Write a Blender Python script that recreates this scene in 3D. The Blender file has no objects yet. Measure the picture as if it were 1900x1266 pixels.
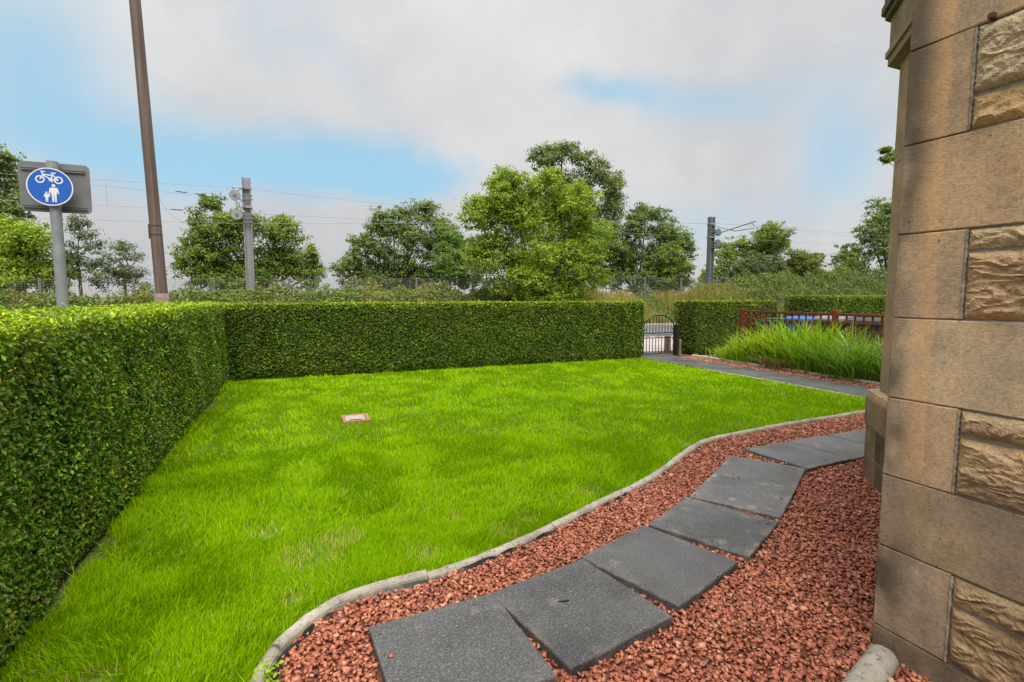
import bpy, math, random
import numpy as np
from mathutils import Vector, noise as mnoise

random.seed(7)
rng = np.random.default_rng(11)
S = bpy.context.scene
COL = S.collection
R = math.radians

# ------------------------------------------------------------------ camera
cam_d = bpy.data.cameras.new('camera')
cam_d.sensor_width = 36.0
cam_d.lens = 18.0
cam_d.clip_start = 0.05
cam_d.clip_end = 3000.0
cam = bpy.data.objects.new('camera', cam_d)
COL.objects.link(cam)
cam.location = (0, 0, 1.45)
cam.rotation_euler = (R(90 - 4.993), 0, R(-23))
S.camera = cam

# ------------------------------------------------------------------ view
S.view_settings.view_transform = 'Standard'
S.view_settings.look = 'None'
S.view_settings.gamma = 1.0
S.view_settings.use_curve_mapping = False
S.view_settings.exposure = 1.0

# ------------------------------------------------------------------ sky and sun
SUN_EL, SUN_AZ = 68.0, 184.0      # azimuth clockwise from +Y
SKY_STRENGTH = 0.10


class NT:
    """tiny node-tree helper"""
    def __init__(self, tree):
        self.t = tree
        self.n = tree.nodes
        self.l = tree.links

    def node(self, typ, inputs=None, **props):
        nd = self.n.new(typ)
        for k, v in props.items():
            setattr(nd, k, v)
        for k, v in (inputs or {}).items():
            self.put(nd.inputs[k], v)
        return nd

    def put(self, sock, v):
        if isinstance(v, bpy.types.NodeSocket):
            self.l.new(v, sock)
        else:
            if isinstance(v, (tuple, list)) and len(v) == 3 and sock.type == 'RGBA':
                v = (*v, 1)
            sock.default_value = v

    def math(self, op, a, b=0.0, c=None, clamp=False):
        nd = self.n.new('ShaderNodeMath')
        nd.operation = op
        nd.use_clamp = clamp
        self.put(nd.inputs[0], a)
        self.put(nd.inputs[1], b)
        if c is not None:
            self.put(nd.inputs[2], c)
        return nd.outputs[0]

    def vmath(self, op, a, b=(0, 0, 0), out=0):
        nd = self.n.new('ShaderNodeVectorMath')
        nd.operation = op
        self.put(nd.inputs[0], a)
        if op == 'SCALE':
            self.put(nd.inputs['Scale'], b)
        else:
            self.put(nd.inputs[1], b)
        return nd.outputs['Value'] if op == 'DOT_PRODUCT' else nd.outputs[0]

    def mix(self, fac, a, b, blend='MIX'):
        nd = self.n.new('ShaderNodeMix')
        nd.data_type = 'RGBA'
        nd.blend_type = blend
        self.put(nd.inputs[0], fac)
        self.put(nd.inputs[6], a)
        self.put(nd.inputs[7], b)
        return nd.outputs[2]

    def noise(self, vec, scale, detail=4.0, rough=0.55, dist=0.0, out='Fac'):
        nd = self.n.new('ShaderNodeTexNoise')
        if vec is not None:
            self.put(nd.inputs['Vector'], vec)
        nd.inputs['Scale'].default_value = scale
        nd.inputs['Detail'].default_value = detail
        nd.inputs['Roughness'].default_value = rough
        nd.inputs['Distortion'].default_value = dist
        return nd.outputs[out]

    def ramp(self, fac, stops, interp='LINEAR'):
        nd = self.n.new('ShaderNodeValToRGB')
        cr = nd.color_ramp
        cr.interpolation = interp
        while len(cr.elements) < len(stops):
            cr.elements.new(0.5)
        for e, (p, c) in zip(cr.elements, stops):
            e.position = p
            e.color = (*c, 1) if len(c) == 3 else c
        self.put(nd.inputs[0], fac)
        return nd.outputs[0]

    def smooth(self, v, lo, hi):
        nd = self.n.new('ShaderNodeMapRange')
        nd.interpolation_type = 'SMOOTHSTEP'
        self.put(nd.inputs[0], v)
        nd.inputs[1].default_value = lo
        nd.inputs[2].default_value = hi
        return nd.outputs[0]


world = bpy.data.worlds.new('World')
S.world = world
world.use_nodes = True
w = NT(world.node_tree)
w.n.clear()
sky = w.n.new('ShaderNodeTexSky')
sky.sky_type = 'NISHITA'
sky.sun_disc = False
sky.sun_elevation = R(SUN_EL)
sky.sun_rotation = R(SUN_AZ)
sky.air_density = 1.0
sky.dust_density = 0.6
tc = w.n.new('ShaderNodeTexCoord')
D0 = tc.outputs['Generated']
warp = w.noise(D0, 2.6, 5, 0.6, out='Color')
warp = w.vmath('SUBTRACT', warp, (0.5, 0.5, 0.5))
D = w.vmath('ADD', D0, w.vmath('SCALE', warp, 0.14))
# openings in the cloud where the blue shows (direction, half width, half height, weight)
OPEN = [((-0.306, 0.895, 0.325), 0.12, 0.11, 0.80),
        ((-0.20, 0.955, 0.226), 0.22, 0.055, 0.72),
        ((0.06, 0.966, 0.240), 0.19, 0.065, 0.95),
        ((0.20, 0.944, 0.22), 0.12, 0.040, 0.70),
        ((0.505, 0.785, 0.358), 0.10, 0.030, 0.60),
        ((0.80, 0.556, 0.225), 0.08, 0.10, 0.70),
        ((0.655, 0.677, 0.337), 0.17, 0.05, 0.50),
        ((0.66, 0.72, 0.13), 0.15, 0.06, 0.45)]
mask = w.math('MULTIPLY', w.smooth(w.noise(D, 1.7, 6, 0.6), 0.58, 0.74), 0.40)
for c, sx, sy, wt in OPEN:
    cv = Vector(c).normalized()
    rv = Vector((cv.y, -cv.x, 0)).normalized()
    uv = rv.cross(cv)
    a = w.math('DIVIDE', w.vmath('DOT_PRODUCT', D, tuple(rv)), sx)
    b = w.math('DIVIDE', w.vmath('SUBTRACT', D, tuple(cv)), 1.0) if False else w.math('DIVIDE', w.vmath('DOT_PRODUCT', w.vmath('SUBTRACT', D, tuple(cv)), tuple(uv)), sy)
    a2 = w.math('ADD', w.math('MULTIPLY', a, a), w.math('MULTIPLY', b, b))
    g = w.math('EXPONENT', w.math('MULTIPLY', a2, -1.0))
    g = w.math('MULTIPLY', g, w.math('GREATER_THAN', w.vmath('DOT_PRODUCT', D, tuple(cv)), 0.0))
    mask = w.math('ADD', mask, w.math('MULTIPLY', g, wt))
fine = w.noise(D, 7.0, 6, 0.6)
mask = w.math('ADD', mask, w.math('MULTIPLY', w.math('SUBTRACT', fine, 0.5), 0.20))
mask = w.math('MULTIPLY', w.smooth(mask, 0.02, 1.05), 0.92)
CL = 1.0 / SKY_STRENGTH
body = w.smooth(w.math('ADD', w.noise(D, 2.2, 5, 0.55), w.math('MULTIPLY', w.noise(D, 9.0, 4, 0.6), 0.15)), 0.34, 0.84)
cloud = w.mix(body, (0.305 * CL, 0.309 * CL, 0.320 * CL), (0.405 * CL, 0.398 * CL, 0.392 * CL))
zen = w.math('ADD', 0.90, w.math('MULTIPLY', w.node('ShaderNodeSeparateXYZ', {0: D0}).outputs[2], 0.30))
cloud = w.vmath('SCALE', cloud, zen)
blue = w.mix(1.0, sky.outputs[0], (0.66, 1.02, 1.04), 'MULTIPLY')
blue = w.mix(0.85, blue, (0.180 * CL, 0.315 * CL, 0.410 * CL))
col = w.mix(mask, cloud, blue)
bg = w.node('ShaderNodeBackground', {'Color': col, 'Strength': SKY_STRENGTH})
wo = w.n.new('ShaderNodeOutputWorld')
w.l.new(bg.outputs[0], wo.inputs[0])

sun_d = bpy.data.lights.new('sun', 'SUN')
sun_d.energy = 3.5
sun_d.angle = R(60)
sun_d.color = (1.0, 0.955, 0.88)
sun = bpy.data.objects.new('sun', sun_d)
COL.objects.link(sun)
sdir = Vector((math.sin(R(SUN_AZ)) * math.cos(R(SUN_EL)), math.cos(R(SUN_AZ)) * math.cos(R(SUN_EL)), math.sin(R(SUN_EL))))
sun.rotation_euler = (-sdir).to_track_quat('-Z', 'Y').to_euler()
sun.location = (0, 0, 20)

# ------------------------------------------------------------------ materials
MATS = {}


def new_mat(name):
    m = bpy.data.materials.new(name)
    m.use_nodes = True
    t = NT(m.node_tree)
    p = t.n['Principled BSDF']
    MATS[name] = m
    return m, t, p


def coords(t, kind='Object'):
    return t.n.new('ShaderNodeTexCoord').outputs[kind]


def bump(t, p, height, strength, dist):
    b = t.node('ShaderNodeBump', {'Height': height, 'Strength': strength, 'Distance': dist})
    t.l.new(b.outputs[0], p.inputs['Normal'])


def simple(name, c0, c1, scale, rough=0.7, bmp=0.0, bscale=None, metal=0.0, spec=0.5, detail=5.0, bdist=0.01):
    m, t, p = new_mat(name)
    v = coords(t)
    f = t.noise(v, scale, detail, 0.6)
    c = t.ramp(f, [(0.3, c0), (0.7, c1)])
    t.put(p.inputs['Base Color'], c)
    p.inputs['Roughness'].default_value = rough
    p.inputs['Metallic'].default_value = metal
    p.inputs['Specular IOR Level'].default_value = spec
    if bmp:
        bump(t, p, t.noise(v, bscale or scale * 4, 6, 0.65), bmp, bdist)
    return m


def leaf_mat(name, stops, trans=0.35, rough=0.45, spec=0.4, tcol=(1.15, 1.25, 0.5)):
    """leaf surfaces: colour from the per-leaf 'rnd' value"""
    m, t, p = new_mat(name)
    at = t.node('ShaderNodeAttribute', attribute_name='rnd')
    c = t.ramp(at.outputs['Fac'], stops)
    t.put(p.inputs['Base Color'], c)
    p.inputs['Roughness'].default_value = rough
    p.inputs['Specular IOR Level'].default_value = spec
    tr = t.node('ShaderNodeBsdfTranslucent', {'Color': t.mix(1.0, c, tcol, 'MULTIPLY')})
    mx = t.node('ShaderNodeMixShader', {0: trans, 1: p.outputs[0], 2: tr.outputs[0]})
    t.l.new(mx.outputs[0], t.n['Material Output'].inputs[0])
    return m


leaf_mat('grass_blade', [(0.0, (0.084, 0.219, 0.0007)), (0.35, (0.179, 0.359, 0.0007)), (0.75, (0.317, 0.492, 0.0014)), (0.93, (0.422, 0.571, 0.0028)), (0.96, (0.445, 0.447, 0.0840)), (1.0, (0.468, 0.392, 0.1260))], 0.35, 0.7, 0.06, (1.2, 1.2, 0.3))
leaf_mat('hedge_leaf', [(0.0, (0.060, 0.114, 0.0120)), (0.45, (0.114, 0.217, 0.0160)), (0.72, (0.227, 0.354, 0.0160)), (0.86, (0.441, 0.537, 0.0200)), (0.97, (0.667, 0.640, 0.0360)), (1.0, (0.200, 0.114, 0.0600))], 0.25, 0.45, 0.28)
leaf_mat('hedge_leaf_dull', [(0.0, (0.052, 0.088, 0.0140)), (0.45, (0.101, 0.171, 0.0180)), (0.72, (0.181, 0.270, 0.0200)), (0.88, (0.376, 0.430, 0.0240)), (0.95, (0.518, 0.507, 0.0320)), (0.97, (0.168, 0.093, 0.0600)), (1.0, (0.208, 0.105, 0.0800))], 0.25, 0.6, 0.15)
leaf_mat('leaf_bright', [(0.0, (0.125, 0.209, 0.0172)), (0.5, (0.223, 0.329, 0.0240)), (0.85, (0.376, 0.448, 0.0274)), (1.0, (0.667, 0.578, 0.0515))], 0.4, 0.5, 0.3)
leaf_mat('leaf_mid', [(0.0, (0.095, 0.158, 0.0279)), (0.5, (0.167, 0.245, 0.0371)), (0.9, (0.259, 0.338, 0.0483)), (1.0, (0.404, 0.415, 0.0742))], 0.35, 0.5, 0.3)
leaf_mat('leaf_dark', [(0.0, (0.082, 0.134, 0.0369)), (0.5, (0.138, 0.208, 0.0491)), (0.9, (0.215, 0.281, 0.0614)), (1.0, (0.314, 0.347, 0.0819))], 0.3, 0.5, 0.3)
leaf_mat('leaf_grey', [(0.0, (0.073, 0.106, 0.0450)), (0.5, (0.121, 0.164, 0.0630)), (1.0, (0.203, 0.226, 0.0870))], 0.35, 0.55, 0.3)
leaf_mat('leaf_pale', [(0.0, (0.111, 0.202, 0.0420)), (0.5, (0.163, 0.273, 0.0540)), (1.0, (0.247, 0.351, 0.0720))], 0.4, 0.55, 0.3)
leaf_mat('leaf_yellow', [(0.0, (0.087, 0.138, 0.0240)), (0.6, (0.161, 0.203, 0.0336)), (0.9, (0.266, 0.230, 0.0480)), (1.0, (0.336, 0.203, 0.0720))], 0.35, 0.55, 0.3)
leaf_mat('bramble_leaf', [(0.0, (0.050, 0.094, 0.0178)), (0.4, (0.101, 0.161, 0.0277)), (0.68, (0.184, 0.235, 0.0376)), (0.8, (0.166, 0.128, 0.0495)), (0.92, (0.225, 0.155, 0.0643)), (1.0, (0.296, 0.255, 0.0990))], 0.3, 0.55, 0.3)
leaf_mat('dry_grass', [(0.0, (0.125, 0.168, 0.0264)), (0.35, (0.225, 0.240, 0.0540)), (0.7, (0.413, 0.336, 0.1200)), (1.0, (0.525, 0.396, 0.1920))], 0.3, 0.6, 0.2)
leaf_mat('sword_leaf', [(0.0, (0.09, 0.20, 0.006)), (0.5, (0.20, 0.36, 0.008)), (0.85, (0.34, 0.47, 0.010)), (0.95, (0.42, 0.48, 0.04)), (0.965, (0.45, 0.33, 0.14)), (1.0, (0.40, 0.25, 0.12))], 0.35, 0.5, 0.25)
leaf_mat('sword_leaf_cool', [(0.0, (0.068, 0.161, 0.0192)), (0.5, (0.128, 0.259, 0.0288)), (0.9, (0.210, 0.329, 0.0540)), (1.0, (0.450, 0.378, 0.1560))], 0.35, 0.42, 0.4)
leaf_mat('straw', [(0.0, (0.22, 0.13, 0.06)), (0.6, (0.38, 0.25, 0.12)), (1.0, (0.50, 0.37, 0.22))], 0.2, 0.7, 0.2)

simple('hedge_core', (0.010, 0.014, 0.005), (0.030, 0.026, 0.012), 18, 0.9)
simple('bark', (0.05, 0.042, 0.032), (0.12, 0.10, 0.075), 9, 0.9, 0.6, 30)
simple('twig', (0.09, 0.065, 0.045), (0.17, 0.12, 0.08), 9, 0.9)
simple('terrain', (0.06, 0.075, 0.02), (0.13, 0.11, 0.05), 0.8, 0.95, 0.5, 8)
simple('soil', (0.035, 0.026, 0.017), (0.105, 0.078, 0.050), 7, 0.95, 0.9, 60, bdist=0.02)
m_, t_, p_ = new_mat('edging')
v_ = coords(t_)
c_ = t_.ramp(t_.noise(v_, 3.5, 6, 0.65), [(0.30, (0.15, 0.14, 0.115)), (0.50, (0.31, 0.285, 0.235)), (0.70, (0.43, 0.395, 0.33))])
c_ = t_.mix(t_.math('MULTIPLY', t_.smooth(t_.noise(v_, 150, 4, 0.75), 0.50, 0.68), 0.55), c_, (0.43, 0.40, 0.35))
c_ = t_.mix(t_.math('MULTIPLY', t_.smooth(t_.noise(v_, 38, 5, 0.7), 0.54, 0.66), 0.75), c_, (0.055, 0.052, 0.045))
t_.put(p_.inputs['Base Color'], c_)
p_.inputs['Roughness'].default_value = 0.9
bump(t_, p_, t_.noise(v_, 110, 5, 0.75), 0.7, 0.005)
simple('kerb_stone', (0.30, 0.29, 0.27), (0.45, 0.43, 0.40), 3, 0.85, 0.4, 40)
simple('galvanised', (0.20, 0.22, 0.235), (0.32, 0.34, 0.355), 6, 0.5, 0.15, 40, metal=0.35, bdist=0.002)
simple('plate_grey', (0.135, 0.142, 0.146), (0.19, 0.198, 0.20), 5, 0.5, 0.0, metal=0.3)
simple('rail_dark', (0.035, 0.036, 0.038), (0.06, 0.06, 0.062), 5, 0.5)
simple('mast_steel', (0.215, 0.225, 0.245), (0.30, 0.31, 0.33), 1.6, 0.55, metal=0.3)
simple('mast_grey', (0.125, 0.135, 0.16), (0.175, 0.185, 0.21), 1.6, 0.6, metal=0.2)
simple('wire_grey', (0.24, 0.245, 0.25), (0.32, 0.325, 0.33), 3, 0.6)
simple('fence_wire', (0.10, 0.105, 0.09), (0.15, 0.155, 0.135), 3, 0.7)
simple('fence_post', (0.13, 0.125, 0.11), (0.23, 0.22, 0.20), 5, 0.85)
simple('black_iron', (0.008, 0.008, 0.009), (0.018, 0.018, 0.018), 8, 0.4)
simple('collar_pink', (0.24, 0.17, 0.15), (0.33, 0.25, 0.22), 6, 0.7)
simple('bin_green', (0.012, 0.085, 0.05), (0.02, 0.115, 0.07), 4, 0.45)
simple('bin_blue', (0.010, 0.085, 0.34), (0.016, 0.12, 0.44), 4, 0.4)
simple('bin_lilac', (0.13, 0.125, 0.165), (0.19, 0.185, 0.23), 4, 0.4)
simple('bin_black', (0.022, 0.023, 0.026), (0.04, 0.042, 0.046), 4, 0.4)
simple('clay', (0.20, 0.085, 0.045), (0.32, 0.17, 0.10), 25, 0.85, 0.3, 120, bdist=0.003)
simple('clay_pale', (0.21, 0.18, 0.165), (0.33, 0.295, 0.275), 18, 0.85)
simple('sign_blue', (0.008, 0.085, 0.42), (0.012, 0.115, 0.50), 30, 0.35)
simple('sign_white', (0.60, 0.62, 0.63), (0.72, 0.73, 0.73), 20, 0.45)
simple('frame_white', (0.62, 0.61, 0.58), (0.72, 0.71, 0.68), 6, 0.5)
simple('slate', (0.06, 0.065, 0.075), (0.11, 0.115, 0.125), 5, 0.6, 0.4, 30)
simple('mortar', (0.26, 0.235, 0.20), (0.40, 0.37, 0.33), 22, 0.95, 0.5, 160, bdist=0.003)
simple('pointing', (0.16, 0.135, 0.108), (0.41, 0.355, 0.285), 16, 0.9, 0.6, 140, bdist=0.003)
simple('steel_rail', (0.10, 0.07, 0.05), (0.17, 0.12, 0.09), 5, 0.6)
simple('terracotta_grey', (0.10, 0.075, 0.055), (0.19, 0.15, 0.115), 9, 0.9, 0.5, 60)
simple('rust', (0.05, 0.025, 0.018), (0.10, 0.05, 0.03), 30, 0.9)
simple('interior', (0.02, 0.02, 0.02), (0.04, 0.04, 0.04), 3, 0.9)


def build_special():
    # glass
    m, t, p = new_mat('glass')
    p.inputs['Base Color'].default_value = (0.03, 0.035, 0.04, 1)
    p.inputs['Roughness'].default_value = 0.05
    # brown painted lamp column: rusty brown with streaks running down
    m, t, p = new_mat('column_brown')
    v = coords(t)
    mp = t.node('ShaderNodeMapping', {'Vector': v, 'Scale': (18, 18, 0.8)})
    f = t.noise(mp.outputs[0], 1.0, 6, 0.6)
    g = t.noise(v, 40, 4, 0.6)
    c = t.ramp(f, [(0.32, (0.070, 0.044, 0.034)), (0.55, (0.118, 0.082, 0.066)), (0.72, (0.190, 0.150, 0.130))])
    c = t.mix(t.math('MULTIPLY', g, 0.35), c, (0.09, 0.05, 0.035))
    t.put(p.inputs['Base Color'], c)
    p.inputs['Roughness'].default_value = 0.55
    # stained red-brown wood
    m, t, p = new_mat('stained_wood')
    v = coords(t)
    mp = t.node('ShaderNodeMapping', {'Vector': v, 'Scale': (30, 6, 6)})
    f = t.noise(mp.outputs[0], 1.5, 5, 0.6)
    t.put(p.inputs['Base Color'], t.ramp(f, [(0.3, (0.095, 0.020, 0.011)), (0.7, (0.20, 0.052, 0.028))]))
    p.inputs['Roughness'].default_value = 0.7
    p.inputs['Specular IOR Level'].default_value = 0.2
    # asphalt path
    m, t, p = new_mat('asphalt_path')
    v = coords(t)
    f = t.noise(v, 1.3, 4, 0.6)
    s = t.noise(v, 190, 2, 0.7)
    c = t.ramp(f, [(0.3, (0.045, 0.048, 0.053)), (0.7, (0.085, 0.088, 0.093))])
    c = t.mix(t.smooth(s, 0.55, 0.75), c, (0.14, 0.14, 0.14))
    t.put(p.inputs['Base Color'], c)
    t.put(p.inputs['Roughness'], t.ramp(t.noise(v, 2.2, 4, 0.6), [(0.4, (0.28,) * 3), (0.6, (0.6,) * 3)]))
    bump(t, p, s, 0.5, 0.004)
    # wet road
    m, t, p = new_mat('road')
    v = coords(t)
    f = t.noise(v, 0.5, 5, 0.6)
    s = t.noise(v, 130, 2, 0.7)
    c = t.ramp(f, [(0.3, (0.085, 0.087, 0.092)), (0.7, (0.14, 0.142, 0.147))])
    t.put(p.inputs['Base Color'], c)
    t.put(p.inputs['Roughness'], t.ramp(f, [(0.35, (0.32,) * 3), (0.65, (0.55,) * 3)]))
    bump(t, p, s, 0.4, 0.004)
    # pale chipped footway
    m, t, p = new_mat('footway')
    v = coords(t)
    f = t.noise(v, 0.9, 5, 0.6)
    s = t.noise(v, 150, 2, 0.7)
    c = t.ramp(f, [(0.3, (0.27, 0.235, 0.21)), (0.7, (0.39, 0.345, 0.315))])
    c = t.mix(t.smooth(s, 0.5, 0.75), c, (0.5, 0.44, 0.41))
    t.put(p.inputs['Base Color'], c)
    p.inputs['Roughness'].default_value = 0.5
    # concrete paving slab: dark, granular, lichen spots and pale worn edges
    m, t, p = new_mat('slab')
    v = coords(t)
    oi = t.n.new('ShaderNodeObjectInfo')
    off = t.vmath('ADD', v, t.vmath('SCALE', oi.outputs['Color'], 61.0))
    cs = t.node('ShaderNodeSeparateColor', {0: oi.outputs['Color']})
    f = t.noise(off, 2.6, 6, 0.65)
    s = t.noise(off, 125, 4, 0.85)
    c = t.ramp(f, [(0.28, (0.050, 0.051, 0.054)), (0.72, (0.105, 0.106, 0.110))])
    c = t.mix(t.smooth(s, 0.52, 0.68), c, (0.27, 0.265, 0.255))
    c = t.mix(t.math('MULTIPLY', t.smooth(s, 0.48, 0.34), 0.85), c, (0.016, 0.016, 0.017))
    # damp patches, lichen rosettes, sandy dirt washed towards the edges
    c = t.mix(t.math('MULTIPLY', t.smooth(t.noise(off, 1.7, 5, 0.6), 0.52, 0.62), 0.45), c, t.mix(1.0, c, (0.45, 0.46, 0.5), 'MULTIPLY'))
    vo = t.node('ShaderNodeTexVoronoi', {'Vector': t.vmath('ADD', off, t.vmath('SCALE', t.noise(off, 24, 4, 0.7, out='Color'), 0.085)), 'Scale': 6.5})
    spot = t.math('MULTIPLY', t.smooth(vo.outputs['Distance'], 0.30, 0.12), t.smooth(t.noise(off, 2.3, 2, 0.5), 0.35, 0.55))
    spot = t.math('MULTIPLY', spot, t.smooth(t.noise(off, 85, 4, 0.8), 0.38, 0.62))
    ax = t.node('ShaderNodeSeparateXYZ', {0: t.vmath('ABSOLUTE', v)})
    rim = t.smooth(t.math('ADD', t.math('MAXIMUM', ax.outputs[0], ax.outputs[1]), t.math('MULTIPLY', t.noise(off, 9, 5, 0.7), 0.16)), 0.30, 0.40)
    dirt = t.math('MULTIPLY', rim, t.smooth(t.noise(off, 5.5, 5, 0.7), 0.46, 0.64))
    spot = t.math('MAXIMUM', spot, t.math('MULTIPLY', dirt, t.smooth(t.noise(off, 110, 3, 0.8), 0.36, 0.62)))
    c = t.mix(t.math('MULTIPLY', spot, t.math('MULTIPLY', cs.outputs[2], 0.95)), c, (0.27, 0.235, 0.175))
    c = t.vmath('SCALE', c, cs.outputs[1])
    t.put(p.inputs['Base Color'], c)
    p.inputs['Roughness'].default_value = 0.62
    p.inputs['Specular IOR Level'].default_value = 0.6
    bump(t, p, t.math('ADD', s, t.math('MULTIPLY', f, 0.6)), 0.8, 0.005)
    # red gravel chips
    m, t, p = new_mat('gravel')
    at = t.node('ShaderNodeAttribute', attribute_name='rnd')
    v = coords(t)
    c = t.ramp(at.outputs['Fac'], [(0.0, (0.082, 0.021, 0.0134)), (0.25, (0.181, 0.050, 0.0258)), (0.55, (0.319, 0.092, 0.0476)), (0.80, (0.439, 0.161, 0.0880)), (0.955, (0.549, 0.272, 0.1707)), (0.97, (0.055, 0.042, 0.0414)), (0.985, (0.186, 0.111, 0.0931)), (1.0, (0.461, 0.331, 0.2691))])
    c = t.mix(t.math('MULTIPLY', t.smooth(t.noise(v, 70, 4, 0.65), 0.45, 0.75), 0.35), c, (0.42, 0.20, 0.12))
    t.put(p.inputs['Base Color'], c)
    p.inputs['Roughness'].default_value = 0.55
    bump(t, p, t.noise(v, 260, 4, 0.7), 0.35, 0.003)
    m, t, p = new_mat('gravel_bed')
    v = coords(t)
    t.put(p.inputs['Base Color'], t.ramp(t.noise(v, 60, 4, 0.7), [(0.3, (0.07, 0.024, 0.015)), (0.7, (0.22, 0.075, 0.045))]))
    p.inputs['Roughness'].default_value = 0.9
    bump(t, p, t.noise(v, 70, 3, 0.7), 0.9, 0.02)
    # lawn soil with thatch
    m, t, p = new_mat('lawn_soil')
    v = coords(t)
    c = t.ramp(t.noise(v, 5, 5, 0.7), [(0.3, (0.040, 0.085, 0.003)), (0.6, (0.075, 0.135, 0.005)), (0.78, (0.15, 0.15, 0.04))])
    t.put(p.inputs['Base Color'], c)
    p.inputs['Roughness'].default_value = 0.95
    # sandstone, tooled (quoins) and rock-faced; object colour tints each block
    for nm, tool in (('sandstone', True), ('rockface', False)):
        m, t, p = new_mat(nm)
        v = coords(t)
        geo = t.n.new('ShaderNodeNewGeometry')
        wp = geo.outputs['Position']
        sx = t.node('ShaderNodeSeparateXYZ', {0: wp})
        oi = t.n.new('ShaderNodeObjectInfo')
        base = t.mix(1.0, oi.outputs['Color'], (1.16, 1.12, 1.07), 'MULTIPLY')
        n1 = t.noise(wp, 3.5, 5, 0.6)
        n2 = t.noise(wp, 60, 6, 0.82)
        n3 = t.noise(wp, 170, 4, 0.85)
        nb = t.noise(wp, 9, 5, 0.65)
        c = t.mix(t.smooth(n1, 0.32, 0.68), t.mix(1.0, base, (0.78, 0.79, 0.82), 'MULTIPLY'), t.mix(1.0, base, (1.18, 1.12, 1.00), 'MULTIPLY'))
        c = t.mix(t.math('MULTIPLY', t.smooth(nb, 0.50, 0.66), 0.45), c, t.mix(1.0, c, (0.70, 0.68, 0.66), 'MULTIPLY'))
        c = t.mix(t.math('MULTIPLY', t.smooth(n2, 0.48, 0.66), 0.55), c, t.mix(1.0, c, (1.45, 1.38, 1.25), 'MULTIPLY'))
        c = t.mix(t.math('MULTIPLY', t.smooth(n2, 0.50, 0.34), 0.60), c, t.mix(1.0, c, (0.55, 0.52, 0.50), 'MULTIPLY'))
        c = t.mix(t.math('MULTIPLY', t.smooth(n3, 0.50, 0.36), 0.55), c, t.mix(1.0, c, (0.48, 0.45, 0.42), 'MULTIPLY'))
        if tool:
            # lighter ochre band a hand's width in from the arris, sooty stain beside it, damp foot
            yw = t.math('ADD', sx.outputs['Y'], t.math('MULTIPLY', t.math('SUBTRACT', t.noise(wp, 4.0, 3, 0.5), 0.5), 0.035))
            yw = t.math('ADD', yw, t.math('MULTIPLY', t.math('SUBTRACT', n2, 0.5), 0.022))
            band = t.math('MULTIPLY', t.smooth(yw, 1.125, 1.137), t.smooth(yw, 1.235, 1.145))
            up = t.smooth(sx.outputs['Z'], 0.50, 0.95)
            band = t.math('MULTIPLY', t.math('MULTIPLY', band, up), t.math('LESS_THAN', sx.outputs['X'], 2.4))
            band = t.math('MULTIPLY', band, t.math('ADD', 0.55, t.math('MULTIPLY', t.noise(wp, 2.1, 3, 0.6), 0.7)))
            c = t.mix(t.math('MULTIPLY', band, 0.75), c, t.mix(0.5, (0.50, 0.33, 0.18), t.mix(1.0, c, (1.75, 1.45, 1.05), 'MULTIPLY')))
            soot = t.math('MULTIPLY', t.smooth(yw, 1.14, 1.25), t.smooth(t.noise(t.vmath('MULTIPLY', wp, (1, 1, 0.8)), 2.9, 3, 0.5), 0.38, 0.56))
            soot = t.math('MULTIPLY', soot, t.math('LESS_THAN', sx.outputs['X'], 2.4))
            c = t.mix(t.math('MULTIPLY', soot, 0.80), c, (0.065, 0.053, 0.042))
            drv = t.node('ShaderNodeMapping', {'Vector': wp, 'Rotation': (R(52), 0, 0), 'Scale': (1, 0.55, 1)})
            hgt = t.math('ADD', t.noise(drv.outputs[0], 150, 5, 0.75), t.math('MULTIPLY', n3, 0.7))
            bump(t, p, hgt, 0.9, 0.007)
        else:
            hgt = t.math('ADD', t.noise(t.vmath('MULTIPLY', wp, (1, 1, 2.2)), 34, 7, 0.75, 0.8), t.math('MULTIPLY', n3, 0.25))
            cr = t.smooth(t.noise(t.vmath('MULTIPLY', wp, (1, 1, 2.6)), 13, 6, 0.7, 1.2), 0.47, 0.36)
            c = t.mix(t.math('MULTIPLY', cr, 0.35), t.mix(1.0, c, (1.16, 1.15, 1.14), 'MULTIPLY'), t.mix(1.0, c, (0.62, 0.58, 0.52), 'MULTIPLY'))
            bump(t, p, hgt, 0.85, 0.014)
        foot = t.math('MULTIPLY', t.smooth(sx.outputs['Z'], 0.95, 0.05), t.smooth(t.noise(wp, 2.4, 4, 0.6), 0.34, 0.56))
        c = t.mix(t.math('MULTIPLY', foot, 0.72), c, t.mix(1.0, c, (0.36, 0.37, 0.36), 'MULTIPLY'))
        salt = t.math('MULTIPLY', t.smooth(t.noise(wp, 45, 5, 0.8), 0.60, 0.75), t.smooth(t.noise(wp, 2.7, 3, 0.5), 0.52, 0.68))
        c = t.mix(t.math('MULTIPLY', salt, 0.45), c, (0.48, 0.45, 0.42))
        pit = t.smooth(t.node('ShaderNodeTexVoronoi', {'Vector': wp, 'Scale': 9.0}).outputs['Distance'], 0.055, 0.03)
        c = t.mix(t.math('MULTIPLY', pit, 0.7), c, (0.05, 0.035, 0.022))
        t.put(p.inputs['Base Color'], c)
        p.inputs['Roughness'].default_value = 0.9
        p.inputs['Specular IOR Level'].default_value = 0.25


build_special()

# ------------------------------------------------------------------ mesh helpers
ORG = {}          # object -> world position of its origin


def tag(o, label=None, cat=None, group=None, kind=None):
    if label:
        o['label'] = label
    if cat:
        o['category'] = cat
    if group:
        o['group'] = group
    if kind:
        o['kind'] = kind
    return o


def empty(name, loc, label, cat, group=None):
    o = bpy.data.objects.new(name, None)
    o.empty_display_size = 0.2
    COL.objects.link(o)
    o.location = loc
    ORG[o.name] = Vector(loc)
    return tag(o, label, cat, group)


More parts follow.
